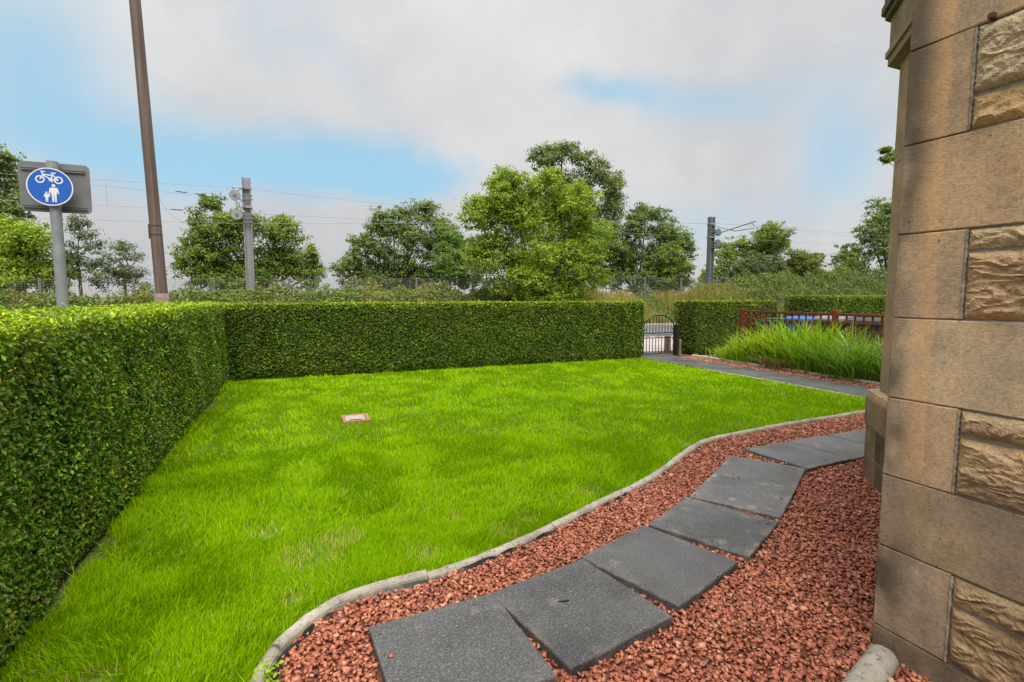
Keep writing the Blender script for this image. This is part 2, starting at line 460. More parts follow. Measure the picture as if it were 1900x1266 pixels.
def finish(me, name, mat, parent, smooth):
    me.materials.append(MATS[mat])
    if smooth:
        me.polygons.foreach_set('use_smooth', [True] * len(me.polygons))
    o = bpy.data.objects.new(name, me)
    COL.objects.link(o)
    if parent is not None:
        o.parent = parent
        ORG[o.name] = ORG[parent.name]
    else:
        ORG[o.name] = Vector((0, 0, 0))
    return o


class MB:
    def __init__(self):
        self.v = []
        self.f = []

    def add(self, vs, fs):
        b = len(self.v)
        self.v.extend([tuple(x) for x in vs])
        self.f.extend([tuple(i + b for i in f) for f in fs])
        return self

    def box(self, x0, x1, y0, y1, z0, z1):
        vs = [(x, y, z) for z in (z0, z1) for y in (y0, y1) for x in (x0, x1)]
        return self.add(vs, [(0, 2, 3, 1), (4, 5, 7, 6), (0, 1, 5, 4), (2, 6, 7, 3), (0, 4, 6, 2), (1, 3, 7, 5)])

    def bbox(self, x0, x1, y0, y1, z0, z1, b):
        """box with all edges chamfered by b"""
        vs, idx = [], {}
        X, Y, Z = (x0, x1), (y0, y1), (z0, z1)
        for i in (0, 1):
            for j in (0, 1):
                for k in (0, 1):
                    sx, sy, sz = (1 - 2 * i) * b, (1 - 2 * j) * b, (1 - 2 * k) * b
                    idx[i, j, k, 'x'] = len(vs); vs.append((X[i], Y[j] + sy, Z[k] + sz))
                    idx[i, j, k, 'y'] = len(vs); vs.append((X[i] + sx, Y[j], Z[k] + sz))
                    idx[i, j, k, 'z'] = len(vs); vs.append((X[i] + sx, Y[j] + sy, Z[k]))
        fs = []
        for i in (0, 1):
            fs.append([idx[i, 0, 0, 'x'], idx[i, 1, 0, 'x'], idx[i, 1, 1, 'x'], idx[i, 0, 1, 'x']])
            fs.append([idx[0, i, 0, 'y'], idx[1, i, 0, 'y'], idx[1, i, 1, 'y'], idx[0, i, 1, 'y']])
            fs.append([idx[0, 0, i, 'z'], idx[1, 0, i, 'z'], idx[1, 1, i, 'z'], idx[0, 1, i, 'z']])
            for j in (0, 1):
                fs.append([idx[i, j, 0, 'x'], idx[i, j, 1, 'x'], idx[i, j, 1, 'y'], idx[i, j, 0, 'y']])
                fs.append([idx[i, 0, j, 'x'], idx[i, 1, j, 'x'], idx[i, 1, j, 'z'], idx[i, 0, j, 'z']])
                fs.append([idx[0, i, j, 'y'], idx[1, i, j, 'y'], idx[1, i, j, 'z'], idx[0, i, j, 'z']])
                for k in (0, 1):
                    fs.append([idx[i, j, k, 'x'], idx[i, j, k, 'y'], idx[i, j, k, 'z']])
        return self.add(vs, fs)

    def tube(self, pts, rad, n=6, cap=True, phase=0.0):
        pts = [Vector(p) for p in pts]
        if not isinstance(rad, (list, tuple)):
            rad = [rad] * len(pts)
        b = len(self.v)
        ref = None
        for i, p in enumerate(pts):
            d = (pts[min(i + 1, len(pts) - 1)] - pts[max(i - 1, 0)])
            if d.length < 1e-9:
                d = Vector((0, 0, 1))
            d.normalize()
            if ref is None:
                ref = Vector((1, 0, 0)) if abs(d.x) < 0.8 else Vector((0, 1, 0))
            a = (ref - d * ref.dot(d))
            if a.length < 1e-6:
                a = d.orthogonal()
            a.normalize()
            ref = a
            c = d.cross(a)
            for k in range(n):
                t = 2 * math.pi * k / n + phase
                self.v.append(tuple(p + (a * math.cos(t) + c * math.sin(t)) * rad[i]))
        for i in range(len(pts) - 1):
            for k in range(n):
                k2 = (k + 1) % n
                self.f.append((b + i * n + k, b + i * n + k2, b + (i + 1) * n + k2, b + (i + 1) * n + k))
        if cap:
            self.f.append(tuple(b + k for k in range(n))[::-1])
            self.f.append(tuple(b + (len(pts) - 1) * n + k for k in range(n)))
        return self

    def prism_xz(self, pts, y0, y1):
        """polygon in the X-Z plane, thickness from y0 (front, smaller y) to y1"""
        n = len(pts)
        vs = [(x, y0, z) for x, z in pts] + [(x, y1, z) for x, z in pts]
        fs = [tuple(range(n)), tuple(range(2 * n - 1, n - 1, -1))]
        fs += [(i, i + n, (i + 1) % n + n, (i + 1) % n) for i in range(n)]
        return self.add(vs, fs)

    def prism(self, pts, z0, z1):
        n = len(pts)
        vs = [(x, y, z0) for x, y in pts] + [(x, y, z1) for x, y in pts]
        fs = [tuple(range(n - 1, -1, -1)), tuple(range(n, 2 * n))]
        fs += [(i, (i + 1) % n, (i + 1) % n + n, i + n) for i in range(n)]
        return self.add(vs, fs)

    def ring_xz(self, cx, cz, r0, r1, y0, y1, n=28):
        vs, fs = [], []
        for k in range(n):
            t = 2 * math.pi * k / n
            for r in (r0, r1):
                for y in (y0, y1):
                    vs.append((cx + r * math.cos(t), y, cz + r * math.sin(t)))
        for k in range(n):
            a, b = 4 * k, 4 * ((k + 1) % n)
            fs += [(a, a + 2, b + 2, b), (a + 1, b + 1, b + 3, a + 3), (a + 2, a + 3, b + 3, b + 2), (a, b, b + 1, a + 1)]
        return self.add(vs, fs)

    def build(self, name, mat, parent=None, smooth=False, jitter=0.0):
        me = bpy.data.meshes.new(name)
        o = ORG[parent.name] if parent is not None else Vector((0, 0, 0))
        vs = [(x - o.x, y - o.y, z - o.z) for x, y, z in self.v]
        me.from_pydata(vs, [], self.f)
        me.update()
        return finish(me, name, mat, parent, smooth)


def np_mesh(name, verts, faces, mat, parent=None, rnd=None, smooth=False):
    """fast mesh of equal-sized polygons with a per-vertex random value"""
    me = bpy.data.meshes.new(name)
    o = ORG[parent.name] if parent is not None else Vector((0, 0, 0))
    v = np.asarray(verts, np.float32).reshape(-1, 3) - np.array(o, np.float32)
    f = np.asarray(faces, np.int32)
    nf, k = f.shape
    me.vertices.add(len(v))
    me.vertices.foreach_set('co', v.ravel())
    me.loops.add(nf * k)
    me.loops.foreach_set('vertex_index', f.ravel())
    me.polygons.add(nf)
    me.polygons.foreach_set('loop_start', np.arange(0, nf * k, k, dtype=np.int32))
    me.polygons.foreach_set('loop_total', np.full(nf, k, np.int32))
    me.update(calc_edges=True)
    if rnd is not None:
        a = me.attributes.new('rnd', 'FLOAT', 'POINT')
        a.data.foreach_set('value', np.asarray(rnd, np.float32))
    return finish(me, name, mat, parent, smooth)


def unit(a):
    return a / np.maximum(np.linalg.norm(a, axis=-1, keepdims=True), 1e-9)


def vnoise(x, y, seed=0):
    """smooth 2-D value noise, 0..1"""
    xi, yi = np.floor(x).astype(np.int64), np.floor(y).astype(np.int64)
    fx, fy = x - xi, y - yi
    fx, fy = fx * fx * (3 - 2 * fx), fy * fy * (3 - 2 * fy)

    def h(a, b):
        q = (a * 374761393 + b * 668265263 + seed * 974634777) & 0xffffffff
        q = ((q ^ (q >> 13)) * 1274126177) & 0xffffffff
        return ((q ^ (q >> 16)) & 0xffff) / 65535.0
    return (h(xi, yi) * (1 - fx) + h(xi + 1, yi) * fx) * (1 - fy) + (h(xi, yi + 1) * (1 - fx) + h(xi + 1, yi + 1) * fx) * fy


def fbm(x, y, seed=0, o=3):
    s, a, tot = 0, 1.0, 0
    for i in range(o):
        s = s + a * vnoise(x * 2 ** i, y * 2 ** i, seed + i)
        tot += a
        a *= 0.5
    return s / tot


def leaves(pos, nrm, length, width, rnd_dir=0.7, fold=0.25):
    """one folded diamond leaf per point: 4 vertices, 2 triangles"""
    n = len(pos)
    nn = unit(nrm + rng.normal(0, rnd_dir, (n, 3)))
    tdir = rng.normal(0, 1, (n, 3))
    tdir = unit(tdir - nn * np.sum(tdir * nn, 1, keepdims=True))
    sdir = np.cross(nn, tdir)
    L = (length * rng.uniform(0.65, 1.25, n))[:, None] if np.ndim(length) == 0 else (length * rng.uniform(0.65, 1.25, n))[:, None]
    W = L * width
    b = pos - tdir * L * 0.5
    tip = pos + tdir * L * 0.5
    l = pos - sdir * W * 0.5 + nn * W * fold - tdir * L * 0.08
    r = pos + sdir * W * 0.5 + nn * W * fold - tdir * L * 0.08
    V = np.stack([b, r, tip, l], 1).reshape(-1, 3)
    i = np.arange(n)[:, None] * 4
    F = np.concatenate([i + np.array([[0, 1, 2]]), i + np.array([[0, 2, 3]])], 0)
    return V, F


def blades(base, height, width, lean_dir, lean, segs=2):
    """curved grass blades; returns vertices, triangles, vertices per blade"""
    n = len(base)
    side = np.stack([-lean_dir[:, 1], lean_dir[:, 0], np.zeros(n)], 1)
    # turn each blade so its flat is not always across the lean
    tw = rng.uniform(-0.9, 0.9, n)[:, None]
    side = unit(side * np.cos(tw) + np.concatenate([lean_dir, np.zeros((n, 1))], 1) * np.sin(tw))
    ld = np.concatenate([lean_dir, np.zeros((n, 1))], 1)
    rows = []
    for s in range(segs):
        t = s / segs
        c = base + np.array([0, 0, 1.0]) * (height * (t - 0.28 * lean * t * t))[:, None] + ld * (height * lean * t * t)[:, None]
        wd = (width * (1.0 - 0.45 * t) * 0.5)[:, None]
        rows += [c - side * wd, c + side * wd]
    tip = base + np.array([0, 0, 1.0]) * (height * (1 - 0.28 * lean))[:, None] + ld * (height * lean)[:, None]
    rows.append(tip)
    k = len(rows)
    V = np.stack(rows, 1).reshape(-1, 3)
    i = np.arange(n)[:, None] * k
    tris = []
    for s in range(segs - 1):
        a = 2 * s
        tris += [[a, a + 1, a + 3], [a, a + 3, a + 2]]
    a = 2 * (segs - 1)
    tris.append([a, a + 1, a + 2])
    F = np.concatenate([i + np.array([q]) for q in tris], 0)
    return V, F, k


# ------------------------------------------------------------------ terrain, road, footway
def slope_top(x):
    return 1.02 + 0.016 * np.clip(x, -15, 60)


def bramble_h(x, y):
    lump = np.clip(1.6 * fbm(x * 0.75, y * 0.9, 120, 3) - 0.3, 0, 1.2)
    k1 = np.interp(x, [13, 16, 24, 28], [0.10, 0.05, 0.05, 0.80])
    k2 = np.interp(x, [13, 16, 24, 28], [1.05, 0.75, 0.75, 1.0])
    h = k1 + k2 * lump
    return h * (0.12 + 0.88 * np.clip((np.abs(x - 19.8) - 1.6) / 1.5, 0, 1))


def mound(x, y):
    return bramble_h(x, y) * np.clip((y - 22.5) / 0.8, 0, 1) * np.clip((25.4 - y) / 0.6, 0, 1)


def terrain_z(x, y):
    s = np.clip((y - 22.35) / 2.3, 0, 1)
    s = s * s * (3 - 2 * s)
    z = -0.06 + s * (slope_top(x) + 0.06)
    z = np.where(y < 22.3, -0.16, z)
    z = z + 0.62 * mound(x, y)
    return z + np.where(y > 22.4, 0.10 * (fbm(x * 0.6, y * 0.6, 5) - 0.5), 0)


ys = np.concatenate([[-300, -60, -12, 0, 10, 22.28], np.linspace(22.3, 25, 16), np.linspace(26, 40, 8), [60, 120, 300, 900]])
xs = np.concatenate([[-900, -300, -120, -60], np.linspace(-40, 80, 301), [120, 300, 900]])
gx, gy = np.meshgrid(xs, ys)
V = np.stack([gx, gy, terrain_z(gx, gy)], -1).reshape(-1, 3)
nx = len(xs)
ii = np.arange((len(ys) - 1) * nx).reshape(-1, nx)[:, :-1].ravel()
tag(np_mesh('ground', V, np.stack([ii, ii + 1, ii + nx + 1, ii + nx], 1), 'terrain', smooth=True), kind='structure')


def sheet(name, pts, z, mat):
    m = MB()
    m.add([(x, y, z) for x, y in pts], [tuple(range(len(pts)))])
    return tag(m.build(name, mat), kind='structure')


sheet('garden_soil', [(-14, -12), (40, -12), (40, 10.95), (-14, 10.95)], -0.012, 'soil')
sheet('footway', [(-60, 10.95), (90, 10.95), (90, 14.85), (-60, 14.85)], -0.006, 'footway')
sheet('road', [(-60, 15.0), (90, 15.0), (90, 22.2), (-60, 22.2)], -0.10, 'road')
for nm, y0 in (('near_kerb', 14.85), ('far_kerb', 22.2)):
    k = MB()
    for i in range(-16, 45):
        k.box(i * 0.915, i * 0.915 + 0.905, y0 + 0.003, y0 + 0.147, -0.2, 0.0)
    tag(k.build(nm, 'kerb_stone'), kind='structure')

# ------------------------------------------------------------------ lawn
EDGE = [(-0.26, -1.2), (-0.25, 0.4), (-0.235, 1.3), (-0.215, 1.75), (-0.178, 2.02), (-0.142, 2.14), (-0.055, 2.262), (0.085, 2.40), (0.284, 2.472), (0.585, 2.485), (0.839, 2.54),
        (1.135, 2.628), (1.548, 2.79), (2.004, 2.985), (2.455, 3.15), (2.953, 3.43), (3.381, 3.68), (3.62, 3.80), (3.83, 3.875), (4.10, 3.915),
        (4.587, 3.965), (5.512, 4.02), (6.611, 4.075), (7.40, 4.11)]
ex = np.array([p[0] for p in EDGE]); ey = np.array([p[1] for p in EDGE])


def in_lawn(x, y):
    return (x > -1.10) & (x < 7.40) & (y < 9.74) & (((x < -0.26) & (y > -1.0)) | (y > np.interp(x, ex, ey) + 0.02)) & ~((x > -0.26) & (y < np.interp(x, ex, ey)))


lawn_pts = [(-1.12, -1.2)] + [(x, y) for x, y in EDGE] + [(7.42, 9.85), (-1.12, 9.85)]
sheet('lawn', lawn_pts, 0.0, 'lawn_soil')

# worn spots in the turf (x, y, radius)
BARE = [(0.05, 2.95, 0.19), (0.22, 3.1, 0.14), (0.62, 2.72, 0.10), (1.15, 2.80, 0.12), (1.35, 2.92, 0.09), (-0.2, 3.35, 0.10), (0.9, 3.1, 0.07), (1.95, 3.15, 0.10),
        (3.45, 3.80, 0.09), (2.6, 6.55, 0.10), (-0.05, 2.55, 0.08), (1.75, 3.9, 0.06), (0.3, 3.9, 0.05), (2.3, 4.4, 0.06), (-0.75, 2.25, 0.10)]


def lawn_points(n, dmax, dmin):
    """n blade positions, uniform over the lawn between two camera distances"""
    out = []
    got = 0
    while got < n:
        x = rng.uniform(-1.10, 7.42, n * 2)
        y = rng.uniform(0.6, 9.76, n * 2)
        d = np.hypot(x, y)
        ok = in_lawn(x, y) & (d < dmax) & (d >= dmin)
        # ragged margin along the clipped hedge
        ok &= x > -1.12 + 0.24 * np.clip(fbm(y * 2.3, y * 0 + 3, 9) - 0.45, 0, 1) * 2
        # only what the lens can take in, with a margin for a step to the side
        ang = np.degrees(np.arctan2(x, y)) - 23
        ok &= np.abs(ang) < 62
        keep = np.ones(len(x))
        for bx, by, br in BARE:
            q = np.hypot(x - bx, (y - by)) / (br * 0.85)
            keep = np.minimum(keep, np.clip((q - 0.45 + 0.5 * (fbm(x * 14, y * 14, 3) - 0.5)) / 0.7, 0.22, 1))
        # thinner where the lawn runs into the drain frame
        ok &= ~((x > 0.475) & (x < 0.765) & (y > 5.975) & (y < 6.305))
        ok &= rng.uniform(0, 1, len(x)) < keep
        p = np.stack([x[ok], y[ok]], 1)
        out.append(p)
        got += len(p)
    return np.concatenate(out)[:n]


GV, GF, GR = [], [], []
goff = 0
for n, dmin, dmax, hgt, wid, segs in ((88000, 0.5, 3.3, 0.060, 0.0044, 2), (76000, 3.3, 5.2, 0.058, 0.0066, 2), (64000, 5.2, 8.0, 0.058, 0.0103, 2), (42000, 8.0, 13.0, 0.055, 0.0175, 2)):
    p = lawn_points(n, dmax, dmin)
    tuft = fbm(p[:, 0] * 5.5, p[:, 1] * 5.5, 21, 3)
    patch = fbm(p[:, 0] * 0.9, p[:, 1] * 0.9, 33, 3)
    h = 0.88 * hgt * rng.uniform(0.5, 1.2, n) * (0.62 + 0.80 * tuft)
    nearh = np.clip(1 - (p[:, 0] + 1.0) / 0.5, 0, 1)
    h *= 1 + 0.55 * nearh * (fbm(p[:, 1] * 3, p[:, 0] * 3, 44) > 0.45)
    long_ = rng.uniform(0, 1, n) < 0.05
    h[long_] *= 1.5
    ang = 6.283 * fbm(p[:, 0] * 2.2, p[:, 1] * 2.2, 55, 2) * 1.6 + rng.normal(0, 1.1, n)
    ld = np.stack([np.cos(ang), np.sin(ang)], 1)
    lean = np.clip(rng.normal(0.42, 0.28, n), 0.0, 1.2)
    base = np.concatenate([p, np.zeros((n, 1))], 1)
    V, F, k = blades(base, h, wid * rng.uniform(0.6, 1.3, n), ld, lean, segs)
    r = np.clip(0.24 + 0.24 * patch + 0.34 * rng.uniform(0, 1, n) + 0.14 * (tuft - 0.5), 0, 0.93)
    dead = rng.uniform(0, 1, n) < 0.010 + 0.02 * (fbm(p[:, 0] * 1.6, p[:, 1] * 1.6, 77) > 0.66)
    for bx, by, br in BARE:
        dead |= (np.hypot(p[:, 0] - bx, p[:, 1] - by) < br * 0.95) & (rng.uniform(0, 1, n) < 0.28)
    r[dead] = rng.uniform(0.955, 1.0, dead.sum())
    GV.append(V); GF.append(F + goff); GR.append(np.repeat(r, k)); goff += len(V)
tag(np_mesh('grass', np.concatenate(GV), np.concatenate(GF), 'grass_blade', rnd=np.concatenate(GR)),
    'bright green uncut grass of the lawn between the hedges', 'grass', kind='stuff')

# ------------------------------------------------------------------ hedges
def hedge(label, x0, x1, y0, y1, h, faces, mat, leaf, young=0.25, parts_seed=1, corner=0.05, lumps=0.035, brown=0.02):
    """clipped hedge: dark twiggy core plus leaves over the named faces
    faces: list of (face, n_leaves, weight_fn or None)"""
    root = empty('clipped_hedge', ((x0 + x1) / 2, (y0 + y1) / 2, 0), label, 'hedge', 'clipped privet hedges round the garden')
    ins = 0.085
    c = MB()
    c.bbox(x0 + ins, x1 - ins, y0 + ins, y1 - ins, 0.03, h - ins, 0.05)
    c.build('inner_branches', 'hedge_core', root)
    P, Nn, Rr, Ls = [], [], [], []
    for face, n, wfn in faces:
        a, b = rng.uniform(0, 1, n), rng.uniform(0, 1, n)
        if wfn is not None:
            a = wfn(a)
        dep = np.abs(rng.normal(0, 1, n)) * 0.038
        z = b * h
        if face in '+x-x':
            y = y0 + a * (y1 - y0)
            sgn = 1 if face == '+x' else -1
            xx = (x1 if sgn > 0 else x0)
            rel = lumps * (fbm(y * 2.1, z * 2.1, parts_seed, 4) - 0.5) * 2
            foot = 0.05 * np.clip(1 - z / 0.22, 0, 1) ** 2 * (0.4 + fbm(y * 2.5, z * 0 + 1, 8))
            rnd_edge = corner * np.clip((z - (h - 0.09)) / 0.09, 0, 1) ** 2
            pos = np.stack([xx + sgn * (rel - dep - foot - rnd_edge), y, np.maximum(z, 0.03)], 1)
            nr = np.tile([sgn, 0, 0.35], (n, 1)).astype(float)
            lump = fbm(y * 6, z * 6, parts_seed + 3, 3)
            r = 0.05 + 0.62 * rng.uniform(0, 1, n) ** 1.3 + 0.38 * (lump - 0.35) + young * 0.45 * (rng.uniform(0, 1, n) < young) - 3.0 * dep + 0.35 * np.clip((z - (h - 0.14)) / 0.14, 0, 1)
        elif face in '+y-y':
            x = x0 + a * (x1 - x0)
            sgn = 1 if face == '+y' else -1
            yy = (y1 if sgn > 0 else y0)
            rel = lumps * (fbm(x * 2.1, z * 2.1, parts_seed, 4) - 0.5) * 2
            foot = 0.07 * np.clip(1 - z / 0.22, 0, 1) ** 2 * (0.4 + fbm(x * 2.5, z * 0 + 1, 8))
            rnd_edge = corner * np.clip((z - (h - 0.09)) / 0.09, 0, 1) ** 2
            pos = np.stack([x, yy + sgn * (rel - dep - foot - rnd_edge), np.maximum(z, 0.03)], 1)
            nr = np.tile([0, sgn, 0.35], (n, 1)).astype(float)
            lump = fbm(x * 6, z * 6, parts_seed + 3, 3)
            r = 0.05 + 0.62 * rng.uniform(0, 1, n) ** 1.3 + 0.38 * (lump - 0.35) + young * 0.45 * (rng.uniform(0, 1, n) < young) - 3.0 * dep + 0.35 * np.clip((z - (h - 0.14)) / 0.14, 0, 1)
        else:
            if (x1 - x0) > (y1 - y0):
                x, y = x0 + a * (x1 - x0), y0 + b * (y1 - y0)
            else:
                x, y = x0 + b * (x1 - x0), y0 + a * (y1 - y0)
            rel = 0.034 * (fbm(x * 1.3, y * 1.3, parts_seed + 5, 4) - 0.5) * 2 + np.where(rng.uniform(0, 1, n) < 0.02, rng.uniform(0.01, 0.045, n), 0)
            pos = np.stack([x, y, h + rel - dep * 0.7], 1)
            nr = np.tile([0, 0, 1.0], (n, 1))
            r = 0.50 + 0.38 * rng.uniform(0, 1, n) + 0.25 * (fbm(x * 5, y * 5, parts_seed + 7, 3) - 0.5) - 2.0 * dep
        r = np.clip(r, 0, 0.955)
        br = rng.uniform(0, 1, n) < brown * 2.2 * fbm(pos[:, 0] * 2 + pos[:, 1], pos[:, 2] * 1.2, parts_seed + 11, 3) ** 1.5 * 2
        r *= 0.86 + 0.28 * fbm(pos[:, 0] * 1.2 + pos[:, 1] * 1.2, pos[:, 2] * 1.2, parts_seed + 13, 2)
        r = np.clip(r, 0, 0.955)
        r[br] = 1.0
        P.append(pos); Nn.append(nr); Rr.append(r)
        d = np.linalg.norm(pos - np.array([0, 0, 1.45]), axis=1)
        Ls.append(np.clip(leaf * (0.75 + 0.07 * d), 0.022, 0.062))
    P, Nn, Rr, Ls = map(np.concatenate, (P, Nn, Rr, Ls))
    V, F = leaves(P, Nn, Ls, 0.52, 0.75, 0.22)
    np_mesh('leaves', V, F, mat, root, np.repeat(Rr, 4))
    return root


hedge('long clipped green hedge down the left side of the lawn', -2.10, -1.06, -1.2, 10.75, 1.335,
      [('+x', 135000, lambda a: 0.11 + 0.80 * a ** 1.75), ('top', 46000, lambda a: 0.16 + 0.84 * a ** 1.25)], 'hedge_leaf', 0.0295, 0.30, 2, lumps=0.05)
hedge('clipped green hedge across the far end of the lawn, left of the iron gate', -1.60, 7.50, 9.80, 10.70, 1.33,
      [('-y', 76000, None), ('top', 18000, None), ('+x', 3500, None)], 'hedge_leaf_dull', 0.036, 0.20, 31, brown=0.012)
hedge('brown-flecked clipped hedge between the iron gate and the red-brown trellis', 9.08, 11.82, 9.80, 10.65, 1.335,
      [('-y', 26000, None), ('top', 6500, None), ('-x', 3000, None), ('+x', 2500, None)], 'hedge_leaf_dull', 0.036, 0.10, 57, brown=0.07)
hedge('taller clipped hedge behind the red-brown trellis, next to the house', 13.15, 19.6, 9.80, 10.7, 1.47,
      [('-y', 30000, None), ('top', 9000, None), ('-x', 3000, None)], 'hedge_leaf_dull', 0.038, 0.16, 83)

# ------------------------------------------------------------------ edging stones along the gravel
def resample(pts, step):
    for _ in range(2):          # corner cutting: the stones follow a smooth curve
        q = [pts[0]]
        for (ax, ay), (bx_, by_) in zip(pts[:-1], pts[1:]):
            q += [(ax * .75 + bx_ * .25, ay * .75 + by_ * .25), (ax * .25 + bx_ * .75, ay * .25 + by_ * .75)]
        pts = q + [pts[-1]]
    P = [Vector((x, y, 0)) for x, y in pts]
    d = [0]
    for i in range(1, len(P)):
        d.append(d[-1] + (P[i] - P[i - 1]).length)
    n = int(d[-1] / step)
    s = np.linspace(0, d[-1], n + 1)
    return np.stack([np.interp(s, d, [p.x for p in P]), np.interp(s, d, [p.y for p in P])], 1), s


def edging_piece(path, zoff, rad, parent, name='edging_stone'):
    """half-round topped concrete edging following a short path"""
    prof = [(-rad, -0.10)] + [(-rad * math.cos(math.pi * k / 7), 0.008 + rad * 0.95 * math.sin(math.pi * k / 7)) for k in range(8)] + [(rad, -0.10)]
    vs, fs = [], []
    n = len(path)
    for i in range(n):
        t = path[min(i + 1, n - 1)] - path[max(i - 1, 0)]
        t = t / np.hypot(*t)
        nx_, ny_ = -t[1], t[0]
        wob = random.uniform(-0.0022, 0.0022)
        for a, b in prof:
            vs.append((path[i][0] + nx_ * (a + wob), path[i][1] + ny_ * (a + wob), b + zoff + random.uniform(-0.0022, 0.0022)))
    m = len(prof)
    for i in range(n - 1):
        for k in range(m - 1):
            fs.append((i * m + k, i * m + k + 1, (i + 1) * m + k + 1, (i + 1) * m + k))
    fs.append(tuple(range(m))[::-1])
    fs.append(tuple((n - 1) * m + k for k in range(m)))
    b = MB()
    b.add(vs, fs)
    return b.build(name, 'edging', parent, smooth=False)


path, s = resample(EDGE, 0.045)
edge_root = empty('lawn_edging', (0.6, 2.48, 0), 'pale round-topped concrete edging curving between lawn and red gravel', 'edging')
cuts = [0, 1.25, 2.35, 3.55, 4.36, 5.25, 6.15, 6.95, 7.80, 8.75, 9.7, 10.7, 11.8]
i0 = int(np.argmin(np.hypot(path[:, 0] - 0.60, path[:, 1] - 2.485)))
shift = s[i0] - 4.36
for j in range(len(cuts) - 1):
    a, b = cuts[j] + shift, cuts[j + 1] + shift
    if a < s[-1] - 0.2 and b > 0.2:
        ss = np.linspace(max(a, 0) + 0.0025, min(b, s[-1]) - 0.0025, 24)
        sel = np.stack([np.interp(ss, s, path[:, 0]), np.interp(ss, s, path[:, 1])], 1)
        edging_piece(sel, (0.014 if j == 3 else random.uniform(-0.004, 0.004)), 0.030, edge_root)
# black weed membrane showing along the foot of the edging
mv = MB()
sel = path[(path[:, 1] > 1.2) & (path[:, 0] < 2.5)]
vs, fs = [], []
for i in range(len(sel)):
    t = sel[min(i + 1, len(sel) - 1)] - sel[max(i - 1, 0)]
    t = t / np.hypot(*t)
    for off, z in ((0.032, 0.0), (0.040 + random.uniform(0, .006), 0.020 + random.uniform(-0.012, 0.014)), (0.062, 0.004)):
        vs.append((sel[i][0] + t[1] * off, sel[i][1] - t[0] * off, z))
for i in range(len(sel) - 1):
    for k in range(2):
        fs.append((i * 3 + k, i * 3 + k + 1, i * 3 + k + 4, i * 3 + k + 3))
mv.add(vs, fs)
mv.build('weed_membrane', 'black_iron', edge_root)

st_root = empty('edging_stub', (1.9, 1.16, 0), 'short lichen-grey round concrete edging lying against the foot of the house wall', 'edging')
b = MB()
P0, P1 = Vector((2.085, 1.175, 0.036)), Vector((1.60, 1.035, 0.036))
b.tube([P0, P0.lerp(P1, 0.02), P0.lerp(P1, .3), P0.lerp(P1, .65), P1], [0.046, 0.052, 0.053, 0.052, 0.052], 18)
b.build('edging_stone', 'edging', st_root, smooth=True)

# ------------------------------------------------------------------ gravel
gravel_poly = [(x, y - 0.01) for x, y in EDGE] + [(7.44, 4.1), (7.44, 1.27), (2.17, 1.27), (2.17, -1.2)]
sheet('gravel_bed', gravel_poly, -0.004, 'gravel_bed')

SLABS = [  # centre x, y, angle, size x, size y, label
    (0.550, 1.865, 3.0, 0.582, 0.595, 'plain dark paving slab nearest the camera, cut off by the bottom of the photo'),
    (1.152, 1.938, 10.5, 0.585, 0.595, 'dark paving slab with a small dark twig mark, second from the bottom'),
    (1.755, 2.118, 18.5, 0.590, 0.59, 'dark paving slab with one round pale lichen spot, third from the bottom'),
    (2.375, 2.354, 25.5, 0.588, 0.595, 'dark paving slab dotted with pale lichen, fourth from the bottom'),
    (2.940, 2.650, 30.0, 0.585, 0.585, 'greyer paving slab with tan stains along its edges, fifth from the bottom'),
    (3.440, 2.945, 31.0, 0.580, 0.585, 'grey paving slab just before the bend of the stepping path'),
    (4.125, 3.155, 3.0, 0.580, 0.615, 'grey paving slab just after the bend, first of the straight row'),
    (4.712, 3.165, 1.5, 0.570, 0.615, 'bluish paving slab in the middle of the straight row past the bay'),
    (5.295, 3.170, 0.5, 0.575, 0.61, 'far bluish paving slab half hidden by the bay plinth'),
]


def in_slab(x, y, grow=0.0):
    r = np.zeros(len(x), bool)
    for cx, cy, a, sx, sy, _ in SLABS:
        c, s_ = math.cos(R(a)), math.sin(R(a))
        u = (x - cx) * c + (y - cy) * s_
        v = -(x - cx) * s_ + (y - cy) * c
        r |= (np.abs(u) < sx / 2 + grow) & (np.abs(v) < sy / 2 + grow)
    return r


